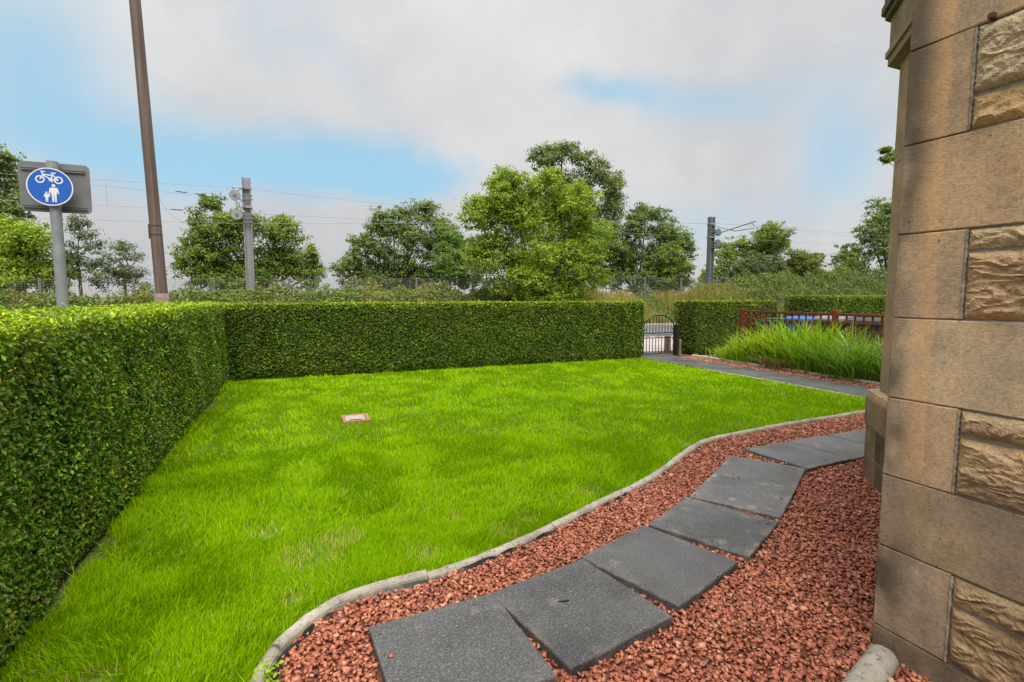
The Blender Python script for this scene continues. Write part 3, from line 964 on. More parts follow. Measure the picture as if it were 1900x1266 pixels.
def chips(x, y, z, size, name, label, mat='gravel'):
    n = len(x)
    cube = np.array([[-1, -1, -1], [1, -1, -1], [1, 1, -1], [-1, 1, -1], [-1, -1, 1], [1, -1, 1], [1, 1, 1], [-1, 1, 1]], float)
    tri = np.array([[0, 2, 1], [0, 3, 2], [4, 5, 6], [4, 6, 7], [0, 1, 5], [0, 5, 4], [1, 2, 6], [1, 6, 5], [2, 3, 7], [2, 7, 6], [3, 0, 4], [3, 4, 7]])
    v = cube[None] * rng.uniform(0.22, 1.0, (n, 8, 3))
    v *= (size * 0.90 * rng.lognormal(0, 0.30, n).clip(0.5, 1.8))[:, None, None] * np.stack([rng.uniform(0.8, 1.25, n), rng.uniform(0.55, 0.95, n), rng.uniform(0.40, 0.75, n)], 1)[:, None, :] * 0.62
    a, tilt, td = rng.uniform(0, 6.283, n), rng.normal(0, 0.5, n), rng.uniform(0, 6.283, n)
    # tilt about x then spin about z
    ct, st_ = np.cos(tilt)[:, None], np.sin(tilt)[:, None]
    vy = v[:, :, 1] * ct - v[:, :, 2] * st_
    vz = v[:, :, 1] * st_ + v[:, :, 2] * ct
    ca, sa = np.cos(a)[:, None], np.sin(a)[:, None]
    vx2 = v[:, :, 0] * ca - vy * sa
    vy2 = v[:, :, 0] * sa + vy * ca
    V = np.stack([vx2 + x[:, None], vy2 + y[:, None], vz + z[:, None]], -1).reshape(-1, 3)
    F = (np.arange(n)[:, None, None] * 8 + tri[None]).reshape(-1, 3)
    r = np.clip(0.08 + rng.beta(2.0, 1.8, n) * 0.88 + 0.14 * (fbm(x * 3, y * 3, 91) - 0.5), 0, 0.955)
    odd = rng.uniform(0, 1, n) < 0.006
    r[odd] = rng.uniform(0.965, 1, odd.sum())
    return tag(np_mesh(name, V, F, mat, rnd=np.repeat(r, 8)), label, 'gravel', kind='stuff')


def jgrid(x0, x1, y0, y1, st_):
    gx_, gy_ = np.meshgrid(np.arange(x0, x1, st_), np.arange(y0, y1, st_))
    n = gx_.size
    return gx_.ravel() + rng.uniform(-.5, .5, n) * st_, gy_.ravel() + rng.uniform(-.5, .5, n) * st_


GX, GY, GZ, GS = [], [], [], []
for st_, dmin, dmax, sz, z0 in ((0.0195, 0, 3.2, 0.0205, 0.006), (0.0245, 0, 3.2, 0.0210, 0.013), (0.0205, 3.2, 4.6, 0.0215, 0.007), (0.026, 3.2, 4.6, 0.022, 0.014), (0.024, 4.6, 8, 0.024, 0.009)):
    x, y = jgrid(-0.3, 7.3, 0.75, 4.1, st_)
    d = np.hypot(x, y)
    ok = (d >= dmin) & (d < dmax) & ~((x < 2.19) & (y < 0.5))
    ok &= (y < np.interp(x, ex, ey) - 0.035) & (x > -0.10 - 0.05 * (y < 2))
    ok &= (x > np.interp(y, [0.4, 1.3, 1.75, 2.02, 2.14, 2.262, 2.40], [-0.21, -0.19, -0.17, -0.135, -0.095, -0.02, 0.10]))
    ok &= ~in_slab(x, y, 0.004)
    ok &= ~((x > 2.165) & (y < 1.275))
    ok &= ~((y < x - 1.604) & (y < 2.64) & (x > 2.87))
    ok &= np.abs(np.degrees(np.arctan2(x, y)) - 23) < 60
    GX.append(x[ok]); GY.append(y[ok]); GS.append(np.full(ok.sum(), sz))
    GZ.append(z0 + rng.normal(0, 0.0028, ok.sum()) + 0.010 * (fbm(x[ok] * 3, y[ok] * 3, 14) - 0.5))
for cx, cy, a, sx, sy, _ in SLABS[:7]:
    for q in range(5):
        u_, v_ = random.uniform(-.5, .5) * sx * 0.96, random.choice((-1, 1)) * sy * random.uniform(0.40, 0.49)
        if random.random() < 0.5:
            u_, v_ = random.choice((-1, 1)) * sx * random.uniform(0.42, 0.49), random.uniform(-.5, .5) * sy * 0.96
        c_, s__ = math.cos(R(a)), math.sin(R(a))
        GX.append(np.array([cx + u_ * c_ - v_ * s__])); GY.append(np.array([cy + u_ * s__ + v_ * c_])); GZ.append(np.array([0.050])); GS.append(np.array([random.uniform(0.010, 0.018)]))
x, y, z, sz = map(np.concatenate, (GX, GY, GZ, GS))
chips(x, y, z, sz, 'gravel', 'red stone chippings round the paving slabs beside the house')

# ------------------------------------------------------------------ paving slabs
for i, (cx, cy, a, sx, sy, lab) in enumerate(SLABS):
    root = MB()
    n = 14
    top = 0.046 if i < 3 else 0.038
    prof = []
    # outline with slightly chipped, worn arrises
    def outline(g):
        pts = []
        for e in range(4):
            for k in range(n):
                t = k / n * 2 - 1
                w_ = random.uniform(-0.0016, 0.0016)
                p = [(t * (sx / 2 - g), -(sy / 2 - g) + w_), ((sx / 2 - g) + w_, t * (sy / 2 - g)), (-t * (sx / 2 - g), (sy / 2 - g) + w_), (-(sx / 2 - g) + w_, -t * (sy / 2 - g))][e]
                pts.append(p)
        return pts
    lv = [(outline(0.004), -0.012), (outline(0.0), top - 0.009), (outline(0.003), top - 0.002), (outline(0.009), top)]
    vs, fs = [], []
    for pts, z in lv:
        vs += [(x, y, z) for x, y in pts]
    m = 4 * n
    for q in range(3):
        for k in range(m):
            fs.append((q * m + k, q * m + (k + 1) % m, (q + 1) * m + (k + 1) % m, (q + 1) * m + k))
    fs.append(tuple(3 * m + k for k in range(m)))
    root.add(vs, fs)
    o = root.build('paving_slab', 'slab')
    o.location = (cx, cy, 0)
    o.rotation_euler = (R(random.uniform(-0.35, 0.35)), R(random.uniform(-0.35, 0.35)), R(a))
    o.color = (random.random(), (0.92, 0.86, 0.95, 1.0, 1.5, 1.25, 1.3, 1.35, 1.3)[i], (0.5, 0.5, 0.65, 1.0, 1.0, 0.8, 0.7, 0.7, 0.7)[i], 1)
    tag(o, lab, 'paving slab', 'paving slabs of the stepping path')

# ------------------------------------------------------------------ garden path, gravel strip, kerb of the flower bed
sheet('garden_path', [(7.46, 1.3), (8.42, 1.3), (8.42, 5.0), (8.50, 9.0), (8.56, 10.94), (7.52, 10.94), (7.50, 8.8)], 0.006, 'asphalt_path')
lip = empty('path_lip', (7.44, 6, 0), 'thin pale concrete lip between the lawn and the dark garden path', 'edging')
for y0, y1 in ((4.2, 5.1), (5.104, 6.0), (6.005, 6.95), (6.955, 7.7)):
    MB().bbox(7.415, 7.455, y0, y1 - 0.006, -0.05, 0.020 + random.uniform(-0.004, 0.004), 0.005).build('edging_stone', 'edging', lip)
x, y = jgrid(8.38, 8.72, 4.0, 9.6, 0.033)
n = len(x)
chips(x, y, 0.010 + rng.normal(0, 0.004, n), np.full(n, 0.030), 'gravel', 'narrow strip of red stone chippings along the flower bed kerb')
bedk = empty('bed_edging', (8.77, 7, 0), 'mossy round-topped kerb between the garden path and the flower bed', 'edging')
yy = 4.0
while yy < 9.55:
    L = random.uniform(0.85, 0.95)
    pth = np.array([[8.70 + 0.03 * (t - 4) + random.uniform(-.004, .004), t] for t in np.arange(yy, min(yy + L, 9.7) - 0.008, 0.1)])
    if len(pth) > 2:
        edging_piece(pth, random.uniform(0.0, 0.012), 0.04, bedk)
    yy += L

# ------------------------------------------------------------------ sunken drain frame in the lawn
dr = empty('drain_frame', (0.62, 6.14, 0), 'sunken reddish clay drain frame with a pale lid in the lawn', 'drain')
x0, x1, y0, y1 = 0.468, 0.772, 5.97, 6.31
for bx in ((x0, x1, y0, y0 + 0.03), (x0, x1, y1 - 0.03, y1)):
    MB().bbox(*bx, -0.08, 0.040, 0.004).build('rim', 'clay', dr)
for bx in ((x0, x0 + 0.035, y0 + 0.031, y1 - 0.031), (x1 - 0.045, x1, y0 + 0.031, y1 - 0.031)):
    MB().bbox(*bx, -0.08, 0.038, 0.004).build('rim', 'clay', dr)
MB().add([(x0 + .036, y0 + .031, 0.004), (x1 - .046, y0 + .031, 0.004), (x1 - .046, y1 - .031, 0.034), (x0 + .036, y1 - .031, 0.034)], [(0, 1, 2, 3)]).build('lid', 'clay_pale', dr)
MB().box(x0 + 0.08, x1 - 0.08, y0 + 0.11, y0 + 0.145, 0.010, 0.022).build('slot', 'interior', dr)

# ------------------------------------------------------------------ iron gate
gt = empty('garden_gate', (8.08, 9.95, 0), 'black wrought iron garden gate with an arched top and scrolls', 'gate')
GX0, GX1, GYY = 7.62, 8.52, 9.95


def arch_z(x):
    t = (x - (GX0 + GX1) / 2) / ((GX1 - GX0) / 2)
    return 0.70 + 0.30 * math.sqrt(max(0, 1 - t * t))


apts = [(GX0, GYY, 0.05)] + [((GX0 + GX1) / 2 - (GX1 - GX0) / 2 * math.cos(math.pi * k / 20), GYY, 0.70 + 0.30 * math.sin(math.pi * k / 20)) for k in range(21)] + [(GX1, GYY, 0.05)]
MB().tube(apts, 0.016, 6).build('frame', 'black_iron', gt)
for z in (0.07, 0.455, 0.565):
    MB().box(GX0, GX1, GYY - 0.008, GYY + 0.008, z - 0.010, z + 0.010).build('rail', 'black_iron', gt)
for k in range(1, 10):
    x = GX0 + (GX1 - GX0) * k / 10
    MB().tube([(x, GYY, 0.07), (x, GYY, 0.455)], 0.009, 6).build('bar', 'black_iron', gt)
    MB().tube([(x, GYY, 0.565), (x, GYY, arch_z(x))], 0.009, 6).build('bar', 'black_iron', gt)
for cxx in (7.73, 8.035, 8.105, 8.41):
    d = 1 if cxx in (8.035, 8.41) else -1
    pts = [(cxx + d * (0.012 + 0.0058 * t) * math.cos(t), GYY, 0.51 + (0.012 + 0.0058 * t) * math.sin(t) * 0.9) for t in np.linspace(0, 6.6, 22)]
    MB().tube(pts, 0.0052, 5).build('scroll', 'black_iron', gt)
for a, b_ in ((7.77, 8.0), (8.14, 8.37)):
    MB().tube([(a, GYY, 0.475), ((a + b_) / 2, GYY, 0.535), (b_, GYY, 0.475)], 0.0052, 5).build('scroll', 'black_iron', gt)
MB().box(GX0 - 0.05, GX0 + 0.07, GYY - 0.03, GYY - 0.01, 0.64, 0.665).build('latch', 'black_iron', gt)
gp = empty('gate_post', (8.59, 9.93, 0), 'square black iron post the garden gate hangs on', 'gate post')
MB().bbox(8.548, 8.622, 9.86, 9.985, -0.02, 0.735, 0.006).build('shaft', 'black_iron', gp)
MB().bbox(8.541, 8.629, 9.853, 9.992, 0.735, 0.755, 0.004).build('cap', 'black_iron', gp)
gp2 = empty('stone_post', (8.68, 9.72, 0), 'low weathered stone stub beside the black gate post', 'stone post')
MB().bbox(8.628, 8.70, 9.86, 9.985, -0.02, 0.40, 0.014).build('block', 'terracotta_grey', gp2)
gp3 = empty('stone_post', (8.5, 10.75, 0), 'low stone pier seen through the bars of the garden gate', 'stone post')
MB().bbox(8.98, 9.06, 10.70, 10.86, -0.02, 0.42, 0.014).build('block', 'terracotta_grey', gp3)

# ------------------------------------------------------------------ trellis fence
tr = empty('trellis_fence', (9.95, 7, 0), 'red-brown stained lattice trellis fence behind the sword-leaved plants', 'fence')
TX = 9.95
posts = [9.21, 6.90, 4.55]
for y in posts:
    MB().bbox(TX - 0.045, TX + 0.045, y - 0.045, y + 0.045, -0.03, 1.17, 0.006).build('post', 'stained_wood', tr)
for (ya, yb) in ((posts[1], posts[0]), (posts[2], posts[1])):
    ya, yb = ya + 0.047, yb - 0.047
    MB().bbox(TX - 0.022, TX + 0.022, ya, yb, 1.065, 1.115, 0.004).build('rail', 'stained_wood', tr)
    z = 0.93
    while z > 0.1:
        MB().bbox(TX - 0.012, TX + 0.004, ya, yb, z - 0.018, z + 0.018, 0.002).build('slat', 'stained_wood', tr)
        z -= 0.155
    y = ya + 0.10
    while y < yb - 0.05:
        MB().bbox(TX + 0.0045, TX + 0.019, y - 0.018, y + 0.018, 0.10, 1.064, 0.002).build('slat', 'stained_wood', tr)
        y += 0.165

# ------------------------------------------------------------------ wheelie bins behind the trellis
def bin_(x, y, mat, label, h=0.98, rot=0.0, lid_mat=None):
    r = empty('wheelie_bin', (x, y, 0), label, 'bin', 'wheelie bins behind the trellis')
    b = MB()
    lev = [(0.20, 0.24, 0.06), (0.27, 0.31, h - 0.12), (0.285, 0.33, h - 0.12), (0.285, 0.33, h - 0.08)]
    vs, fs = [], []
    for hx, hy, z in lev:
        vs += [(x - hx, y - hy, z), (x + hx, y - hy, z), (x + hx, y + hy, z), (x - hx, y + hy, z)]
    for q in range(3):
        for k in range(4):
            fs.append((q * 4 + k, q * 4 + (k + 1) % 4, q * 4 + 4 + (k + 1) % 4, q * 4 + 4 + k))
    fs += [(3, 2, 1, 0), (12, 13, 14, 15)]
    b.add(vs, fs)
    b.build('body', mat, r)
    l = MB()
    hs = [(-0.30, h - 0.078), (-0.29, h - 0.04), (-0.18, h), (0.10, h + 0.012), (0.28, h - 0.03), (0.32, h - 0.078)]
    vs = [(x + a, y - 0.345, z) for a, z in hs] + [(x + a, y + 0.345, z) for a, z in hs]
    n = len(hs)
    l.add(vs, [tuple(range(n)), tuple(range(2 * n - 1, n - 1, -1))] + [(i, i + n, (i + 1) % n + n, (i + 1) % n) for i in range(n)])
    l.build('lid', lid_mat or mat, r)
    MB().tube([(x + 0.33, y - 0.25, h - 0.1), (x + 0.36, y - 0.25, h - 0.06), (x + 0.36, y + 0.25, h - 0.06), (x + 0.33, y + 0.25, h - 0.1)], 0.014, 6).build('handle', mat, r)
    for s_ in (-1, 1):
        MB().tube([(x + 0.20, y + s_ * 0.20, 0.10), (x + 0.20, y + s_ * 0.26, 0.10)], 0.10, 14).build('wheel', 'bin_black', r)
    return r


bin_(11.05, 9.12, 'bin_green', 'green wheelie bin behind the left panel of the trellis', 0.90)
bin_(11.05, 8.36, 'bin_blue', 'blue wheelie bin behind the middle of the trellis', 0.97)
bin_(11.05, 7.62, 'bin_black', 'dark wheelie bin with a pale lilac lid behind the trellis', 1.00, lid_mat='bin_lilac')
bin_(11.05, 6.86, 'bin_black', 'black wheelie bin behind the right panel of the trellis', 0.99)

# ------------------------------------------------------------------ sword-leaved plants and weeds in the bed
def clump(name, label, cat, spots, n, hgt, wid, mat, lean=(0.45, 0.2), spread=0.14, rlo=0.0, rhi=1.0, segs=5, group=None):
    root = empty(name, (spots[0][0], spots[0][1], 0), label, cat, group)
    k = rng.integers(0, len(spots), n)
    sp = np.array(spots)[k]
    off = rng.normal(0, spread, (n, 2))
    base = np.concatenate([sp[:, :2] + off, np.full((n, 1), 0.0)], 1)
    outd = unit(off + rng.normal(0, 0.16, (n, 2)))
    h = hgt * sp[:, 2] * rng.uniform(0.42, 1.12, n)
    ln = np.clip(rng.normal(lean[0], lean[1], n), 0.02, 1.35)
    V, F, kk = blades(base, h, wid * rng.uniform(0.6, 1.25, n), outd, ln, segs)
    r = np.clip(rng.uniform(rlo, rhi, n), 0, 1)
    np_mesh('leaves', V, F, mat, root, np.repeat(r, kk))
    return root


PG = 'plants in the bed by the trellis'
sp = [(9.30 + random.uniform(-.28, .30), y + random.uniform(-.1, .1), s_) for y, s_ in ((8.55, .62), (8.35, .72), (8.1, .85), (7.9, .92), (7.7, 1.0), (7.45, 1.08), (7.2, 1.1), (7.0, 1.1), (6.8, 1.08), (6.6, 1.05), (6.45, 1.0), (7.3, .8), (6.9, .8), (7.8, .72), (6.5, .75), (8.2, .6))]
clump('montbretia', 'big bright yellow-green clump of sword-shaped leaves in front of the trellis', 'plant', sp, 2700, 0.98, 0.023, 'sword_leaf', (0.50, 0.36), 0.17, group=PG)
sp = [(9.25 + random.uniform(-.3, .35), y + random.uniform(-.1, .1), s_) for y, s_ in ((6.25, .95), (6.05, 1.0), (5.85, .98), (5.6, 1.0), (5.35, .95), (5.1, .95), (4.85, .9), (4.6, .9), (5.9, .65), (5.4, .6), (5.0, .6))]
clump('day_lily', 'cooler green arching strap leaves at the right of the bed, next to the house', 'plant', sp, 2000, 0.92, 0.019, 'sword_leaf_cool', (0.70, 0.40), 0.19, group=PG)
sp = [(9.0 + random.uniform(-.10, .15), y, random.uniform(.7, 1.1)) for y in np.arange(4.7, 8.2, 0.16)]
clump('couch_grass', 'low grey-green grass fringe along the kerb under the sword leaves', 'plant', sp, 2600, 0.36, 0.011, 'sword_leaf_cool', (0.75, 0.3), 0.10, group=PG)
sp = [(9.1, 8.75, 1), (9.2, 8.95, .9), (8.98, 8.55, .8), (9.35, 9.1, 1.0)]
clump('iris_seedlings', 'small low green leaf tuft on bare soil near the hedge', 'plant', sp, 420, 0.34, 0.018, 'sword_leaf', (0.55, 0.25), 0.11, group=PG)
sp = [(8.92, 7.35, 1), (8.90, 7.15, 1.1), (8.97, 6.95, .8)]
clump('withered_leaves', 'heap of withered straw-coloured leaves spilling over the bed kerb', 'dead leaves', sp, 520, 0.34, 0.013, 'straw', (1.0, 0.25), 0.10, group=PG)
# weeds and fallen leaves
wd = empty('weed', (-0.105, 1.96, 0), 'small leafy green weed by the near end of the edging', 'weed')
n = 34
pos = np.stack([rng.normal(-0.125, 0.035, n), rng.normal(1.985, 0.03, n), rng.uniform(0.045, 0.095, n)], 1)
V, F = leaves(pos, np.tile([0, 0, 1.0], (n, 1)), 0.026, 0.6, 0.5)
np_mesh('leaves', V, F, 'sword_leaf', wd, np.repeat(rng.uniform(.4, .9, n), 4))
for (lx, ly, lz, lab, col_) in ((1.962, 1.10, 0.03, 'curled tan dead leaf by the edging stub and the wall', 'straw'), (2.00, 1.04, 0.025, 'brown dead leaf between the edging stub and the wall foot', 'bramble_leaf')):
    n = 4
    pos = np.stack([rng.normal(lx, 0.014, n), rng.normal(ly, 0.014, n), np.full(n, lz) + rng.uniform(-.006, .012, n)], 1)
    V, F = leaves(pos, np.tile([0, 0, 1.0], (n, 1)), 0.05, 0.6, 0.6, 0.4)
    tag(np_mesh('dead_leaf', V, F, col_, None, np.repeat(rng.uniform(.75, .95, n), 4)), lab, 'leaf')
tw = MB().tube([(1.075, 1.985, 0.0495), (1.10, 1.975, 0.051), (1.125, 1.972, 0.0495)], [0.003, 0.0045, 0.003], 5).build('twig', 'black_iron')
tag(tw, 'tiny dark twig lying on the second slab', 'twig')

# leaf litter along the foot of the left hedge and the bed
n = 2600
yl = rng.uniform(1.2, 9.7, n)
pos = np.stack([-1.0 + rng.normal(0.02, 0.075, n), yl, rng.uniform(0.002, 0.016, n)], 1)
m2 = 700
pos2 = np.stack([rng.uniform(8.72, 9.3, m2), rng.uniform(7.9, 9.6, m2), rng.uniform(0.0, 0.02, m2)], 1)
m3 = 500
pos3 = np.stack([rng.uniform(-0.9, 7.3, m3), 9.72 + rng.normal(0, 0.05, m3), rng.uniform(0.002, 0.016, m3)], 1)
pos = np.concatenate([pos, pos2, pos3])
V, F = leaves(pos, np.tile([0, 0, 1.0], (len(pos), 1)), 0.030, 0.5, 0.3)
tag(np_mesh('leaf_litter', V, F, 'bramble_leaf', None, np.repeat(rng.uniform(.66, 1, len(pos)), 4)), 'dry brown leaf litter along the foot of the hedges', 'leaf litter', kind='stuff')

# ------------------------------------------------------------------ house
HX, HY = 2.17, 1.275
house = empty('stone_house', (HX, HY, 0), 'tan sandstone house with quoins and rock-faced blocks at the right edge', 'house')
WALL_H = 5.2
wall = MB().box(HX + 0.012, 9.6, -7.5, HY - 0.012, -0.15, WALL_H).build('wall', 'mortar', house)


def ashlar(y0, y1, z0, z1, col_, gap=0.0016, proud=0.0):
    b = MB()
    x = HX - proud
    ch = 0.004
    y0, y1, z0, z1 = y0 + gap, y1 - gap, z0 + gap, z1 - gap
    # slightly irregular arrises
    j = lambda: random.uniform(-0.0012, 0.0012)
    n = 8
    back, front = [], []
    per = [(y0 + (y1 - y0) * k / n, z0) for k in range(n)] + [(y1, z0 + (z1 - z0) * k / n) for k in range(n)] + [(y1 - (y1 - y0) * k / n, z1) for k in range(n)] + [(y0, z1 - (z1 - z0) * k / n) for k in range(n)]
    cy, cz = (y0 + y1) / 2, (z0 + z1) / 2
    vs = []
    for (yy, zz) in per:
        vs.append((x + 0.10, yy, zz))
    for (yy, zz) in per:
        vs.append((x + ch, yy + j(), zz + j()))
    for (yy, zz) in per:
        sy = ch if yy < cy - 1e-6 else -ch
        sz_ = ch if zz < cz - 1e-6 else -ch
        vs.append((x + random.uniform(0, 0.0008), yy + (sy if abs(yy - y0) < 1e-6 or abs(yy - y1) < 1e-6 else 0) + j(), zz + (sz_ if abs(zz - z0) < 1e-6 or abs(zz - z1) < 1e-6 else 0) + j()))
    m = len(per)
    fs = []
    for q in range(2):
        for k in range(m):
            fs.append((q * m + k, q * m + (k + 1) % m, (q + 1) * m + (k + 1) % m, (q + 1) * m + k))
    fs.append(tuple(2 * m + k for k in range(m)))
    b.add(vs, fs)
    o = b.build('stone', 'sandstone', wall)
    o.color = (*col_, 1)
    return o


def rock(y0, y1, z0, z1, col_, fine=True, gap=0.0065):
    y0, y1, z0, z1 = y0 + gap, y1 - gap, z0 + gap, z1 - gap
    ny = max(6, int((y1 - y0) / (0.0055 if fine else 0.045)))
    nz = max(5, int((z1 - z0) / (0.0055 if fine else 0.045)))
    sd = random.uniform(0, 100)
    vs, fs = [], []
    tilt = random.uniform(-0.05, 0.05)
    for i in range(ny + 1):
        for k in range(nz + 1):
            y, z = y0 + (y1 - y0) * i / ny, z0 + (z1 - z0) * k / nz
            e = min(y - y0, y1 - y, z - z0, z1 - z)
            fall = min(1, e / 0.032)
            fall = fall * (2 - fall)
            p = Vector((y * 5 + sd, z * 9, sd))
            f1 = mnoise.fractal(p, 0.75, 2.1, 3)
            f2 = mnoise.fractal(Vector((y * 26 + sd, z * 40 + y * 12, sd)), 0.6, 2.2, 4)
            rg = 1 - abs(mnoise.noise(Vector((y * 4 + sd + z * 7 + f1 * 0.6, z * 12 - y * 5 + f1 * 0.6, 7 + sd)))) * 2.4
            h = 0.015 + 0.012 * f1 + 0.011 * rg + 0.0062 * f2 + tilt * (y - (y0 + y1) / 2)
            # bedding steps, broken off at the punch marks
            q = (z * 26 + y * 7 + f1 * 2.2 + sd) % 1.0
            h += 0.012 * (q if q < 0.8 else (1 - q) * 4)
            ej = 0.0 if 0 < i < ny and 0 < k < nz else random.uniform(-0.002, 0.002)
            vs.append((HX + 0.006 - max(0.0, fall * h * 0.72), y + ej, z + ej))
    for i in range(ny):
        for k in range(nz):
            a = i * (nz + 1) + k
            fs.append((a, a + 1, a + nz + 2, a + nz + 1))
    # skirt into the wall
    ring = [i * (nz + 1) for i in range(ny + 1)] + [ny * (nz + 1) + k for k in range(1, nz + 1)] + [i * (nz + 1) + nz for i in range(ny - 1, -1, -1)] + [k for k in range(nz - 1, 0, -1)]
    b0 = len(vs)
    for q in ring:
        vs.append((HX + 0.03, vs[q][1], vs[q][2]))
    m = len(ring)
    for q in range(m):
        fs.append((ring[q], ring[(q + 1) % m], b0 + (q + 1) % m, b0 + q))
    b = MB()
    b.add(vs, fs)
    o = b.build('stone', 'rockface', wall, smooth=False)
    o.color = (*col_, 1)
    return o


def ribbon(y0, y1, z0, z1):
    """strap pointing with ragged edges and varying height"""
    n = 30
    vs, fs = [], []
    for i in range(n + 1):
        z = z0 + (z1 - z0) * i / n
        a, b_ = y0 + random.uniform(-.0018, .0018), y1 + random.uniform(-.0018, .0018)
        h = HX - 0.0015 - random.uniform(0, 0.0025)
        vs += [(HX + 0.02, a, z), (h + 0.0015, a + .0012, z), (h, a + .003, z), (h, b_ - .003, z), (h + .0015, b_ - .0012, z), (HX + 0.02, b_, z)]
    for i in range(n):
        for k in range(5):
            fs.append((i * 6 + k, i * 6 + k + 1, i * 6 + k + 7, i * 6 + k + 6))
    MB().add(vs, fs).build('pointing', 'pointing', wall)


TAN = (0.474, 0.363, 0.255)
GREY = (0.407, 0.331, 0.247)
OCH = (0.570, 0.380, 0.197)
PALE = (0.529, 0.421, 0.302)
COOL = (0.421, 0.367, 0.271)
DARK = (0.305, 0.244, 0.183)
Z = [-0.12, 0.10, 0.44, 0.735, 1.05, 1.366, 1.686, 2.02, 2.367, 2.70, 3.03, 3.37, 3.70, 4.02, 4.36, 4.70, 5.02, 5.2]
longs = [True, False, True, False, True, False, True, False, True, False, True, False, True, False, True, False, True]
cols_q = [DARK, GREY, (0.35, 0.285, 0.21), TAN, PALE, TAN, (0.455, 0.345, 0.24), (0.435, 0.33, 0.225), TAN]
rock_near = {1: [(0.325, 0.44, (0.35, 0.275, 0.18)), (0.10, 0.325, (0.30, 0.225, 0.145))], 3: [(0.955, 1.05, (0.36, 0.28, 0.185)), (0.735, 0.955, (0.385, 0.295, 0.195))],
             5: [(1.607, 1.686, (0.39, 0.325, 0.225)), (1.366, 1.607, (0.42, 0.305, 0.20))], 7: [(2.138, 2.367, COOL), (2.02, 2.138, (0.42, 0.315, 0.175))]}
for i in range(len(Z) - 1):
    z0, z1 = Z[i], Z[i + 1]
    c = cols_q[i % len(cols_q)]
    y1 = HY
    edge = 0.60 if longs[i] else {1: 1.016, 3: 1.032, 5: 1.048, 7: 1.066}.get(i, 1.05)
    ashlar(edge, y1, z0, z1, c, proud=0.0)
    yy = edge
    fine = i in rock_near
    first = True
    while yy > -1.6:
        L = random.uniform(0.38, 0.62)
        if first and fine:
            for (a, b_, cc) in rock_near[i]:
                rock(yy - 0.45, yy, a, b_, cc, True)
            ribbon(yy - 0.005, yy + 0.0045, z0 + 0.004, z1 - 0.004)
            L = 0.45
        elif random.random() < 0.4 and z1 - z0 > 0.25:
            zm = z0 + (z1 - z0) * random.uniform(0.35, 0.65)
            rock(yy - L, yy, z0, zm, random.choice((TAN, OCH, COOL, PALE, GREY)), False)
            rock(yy - L, yy, zm, z1, random.choice((TAN, OCH, COOL, PALE, GREY)), False)
        else:
            rock(yy - L, yy, z0, z1, random.choice((TAN, OCH, COOL, PALE, GREY)), False)
        first = False
        yy -= L
# small rusted iron stub in the joint
MB().bbox(HX - 0.018, HX + 0.02, 1.012, 1.030, 2.366, 2.386, 0.003).build('iron_stub', 'rust', house)
# front wall facing of squared blocks (turned away from the camera)
fw = MB().box(HX + 0.10, 9.6, HY - 0.011, HY, -0.15, WALL_H).build('front_facing', 'sandstone', house)
fw.color = (*TAN, 1)
rf = MB()
rf.add([(HX - 0.25, HY + 0.3, WALL_H), (9.9, HY + 0.3, WALL_H), (9.9, -7.8, WALL_H), (HX - 0.25, -7.8, WALL_H), (4.8, -3.1, 8.0), (7.2, -3.1, 8.0)],
       [(0, 1, 5, 4), (1, 2, 5), (2, 3, 4, 5), (3, 0, 4), (0, 3, 2, 1)])
rf.build('roof', 'slate', house)

# canted bay window: plinth in blocks, piers, sashes, cornice
BAYC, BAYF = (4.244, 2.64), 2.64
bay_back = HY + 0.001


def bay_outline(g, x_in=None):
    """bay footprint grown outward by g"""
    k = g * math.tan(R(22.5))
    x0 = 4.244 - k
    yf = 2.64 + g
    return [(x0 - (yf - bay_back), bay_back), (x0, yf), (6.25 + k, yf), (6.25 + k + (yf - bay_back), bay_back)]


bay = MB().prism(bay_outline(-0.012), -0.15, 0.668).build('bay_plinth', 'mortar', house)


def cant_block(s0, s1, z0, z1, col_, proud=0.0, parent=None, name='stone'):
    """block on the left cant: s measured from the front corner back towards the house"""
    g = 0.0025
    s0, s1, z0, z1 = s0 + g, s1 - g, z0 + g, z1 - g
    dx, dy = -0.70711, -0.70711
    nx_, ny_ = -0.70711, 0.70711
    c = 0.005
    def P(s, o):
        return (4.244 + dx * s + nx_ * o, 2.64 + dy * s + ny_ * o)
    b = MB()
    vs = []
    for o_, i_ in ((-0.10, 0), (proud - c, 0), (proud, c)):
        for s_, zz in ((s0 + i_, z0 + i_), (s1 - i_, z0 + i_), (s1 - i_, z1 - i_), (s0 + i_, z1 - i_)):
            x, y = P(s_, o_)
            vs.append((x, y, zz))
    fs = [(8, 9, 10, 11)]
    for q in range(2):
        for k in range(4):
            fs.append((q * 4 + k, q * 4 + (k + 1) % 4, q * 4 + 4 + (k + 1) % 4, q * 4 + 4 + k))
    b.add(vs, fs)
    o = b.build(name, 'sandstone', parent or bay)
    o.color = (*col_, 1)
    return o


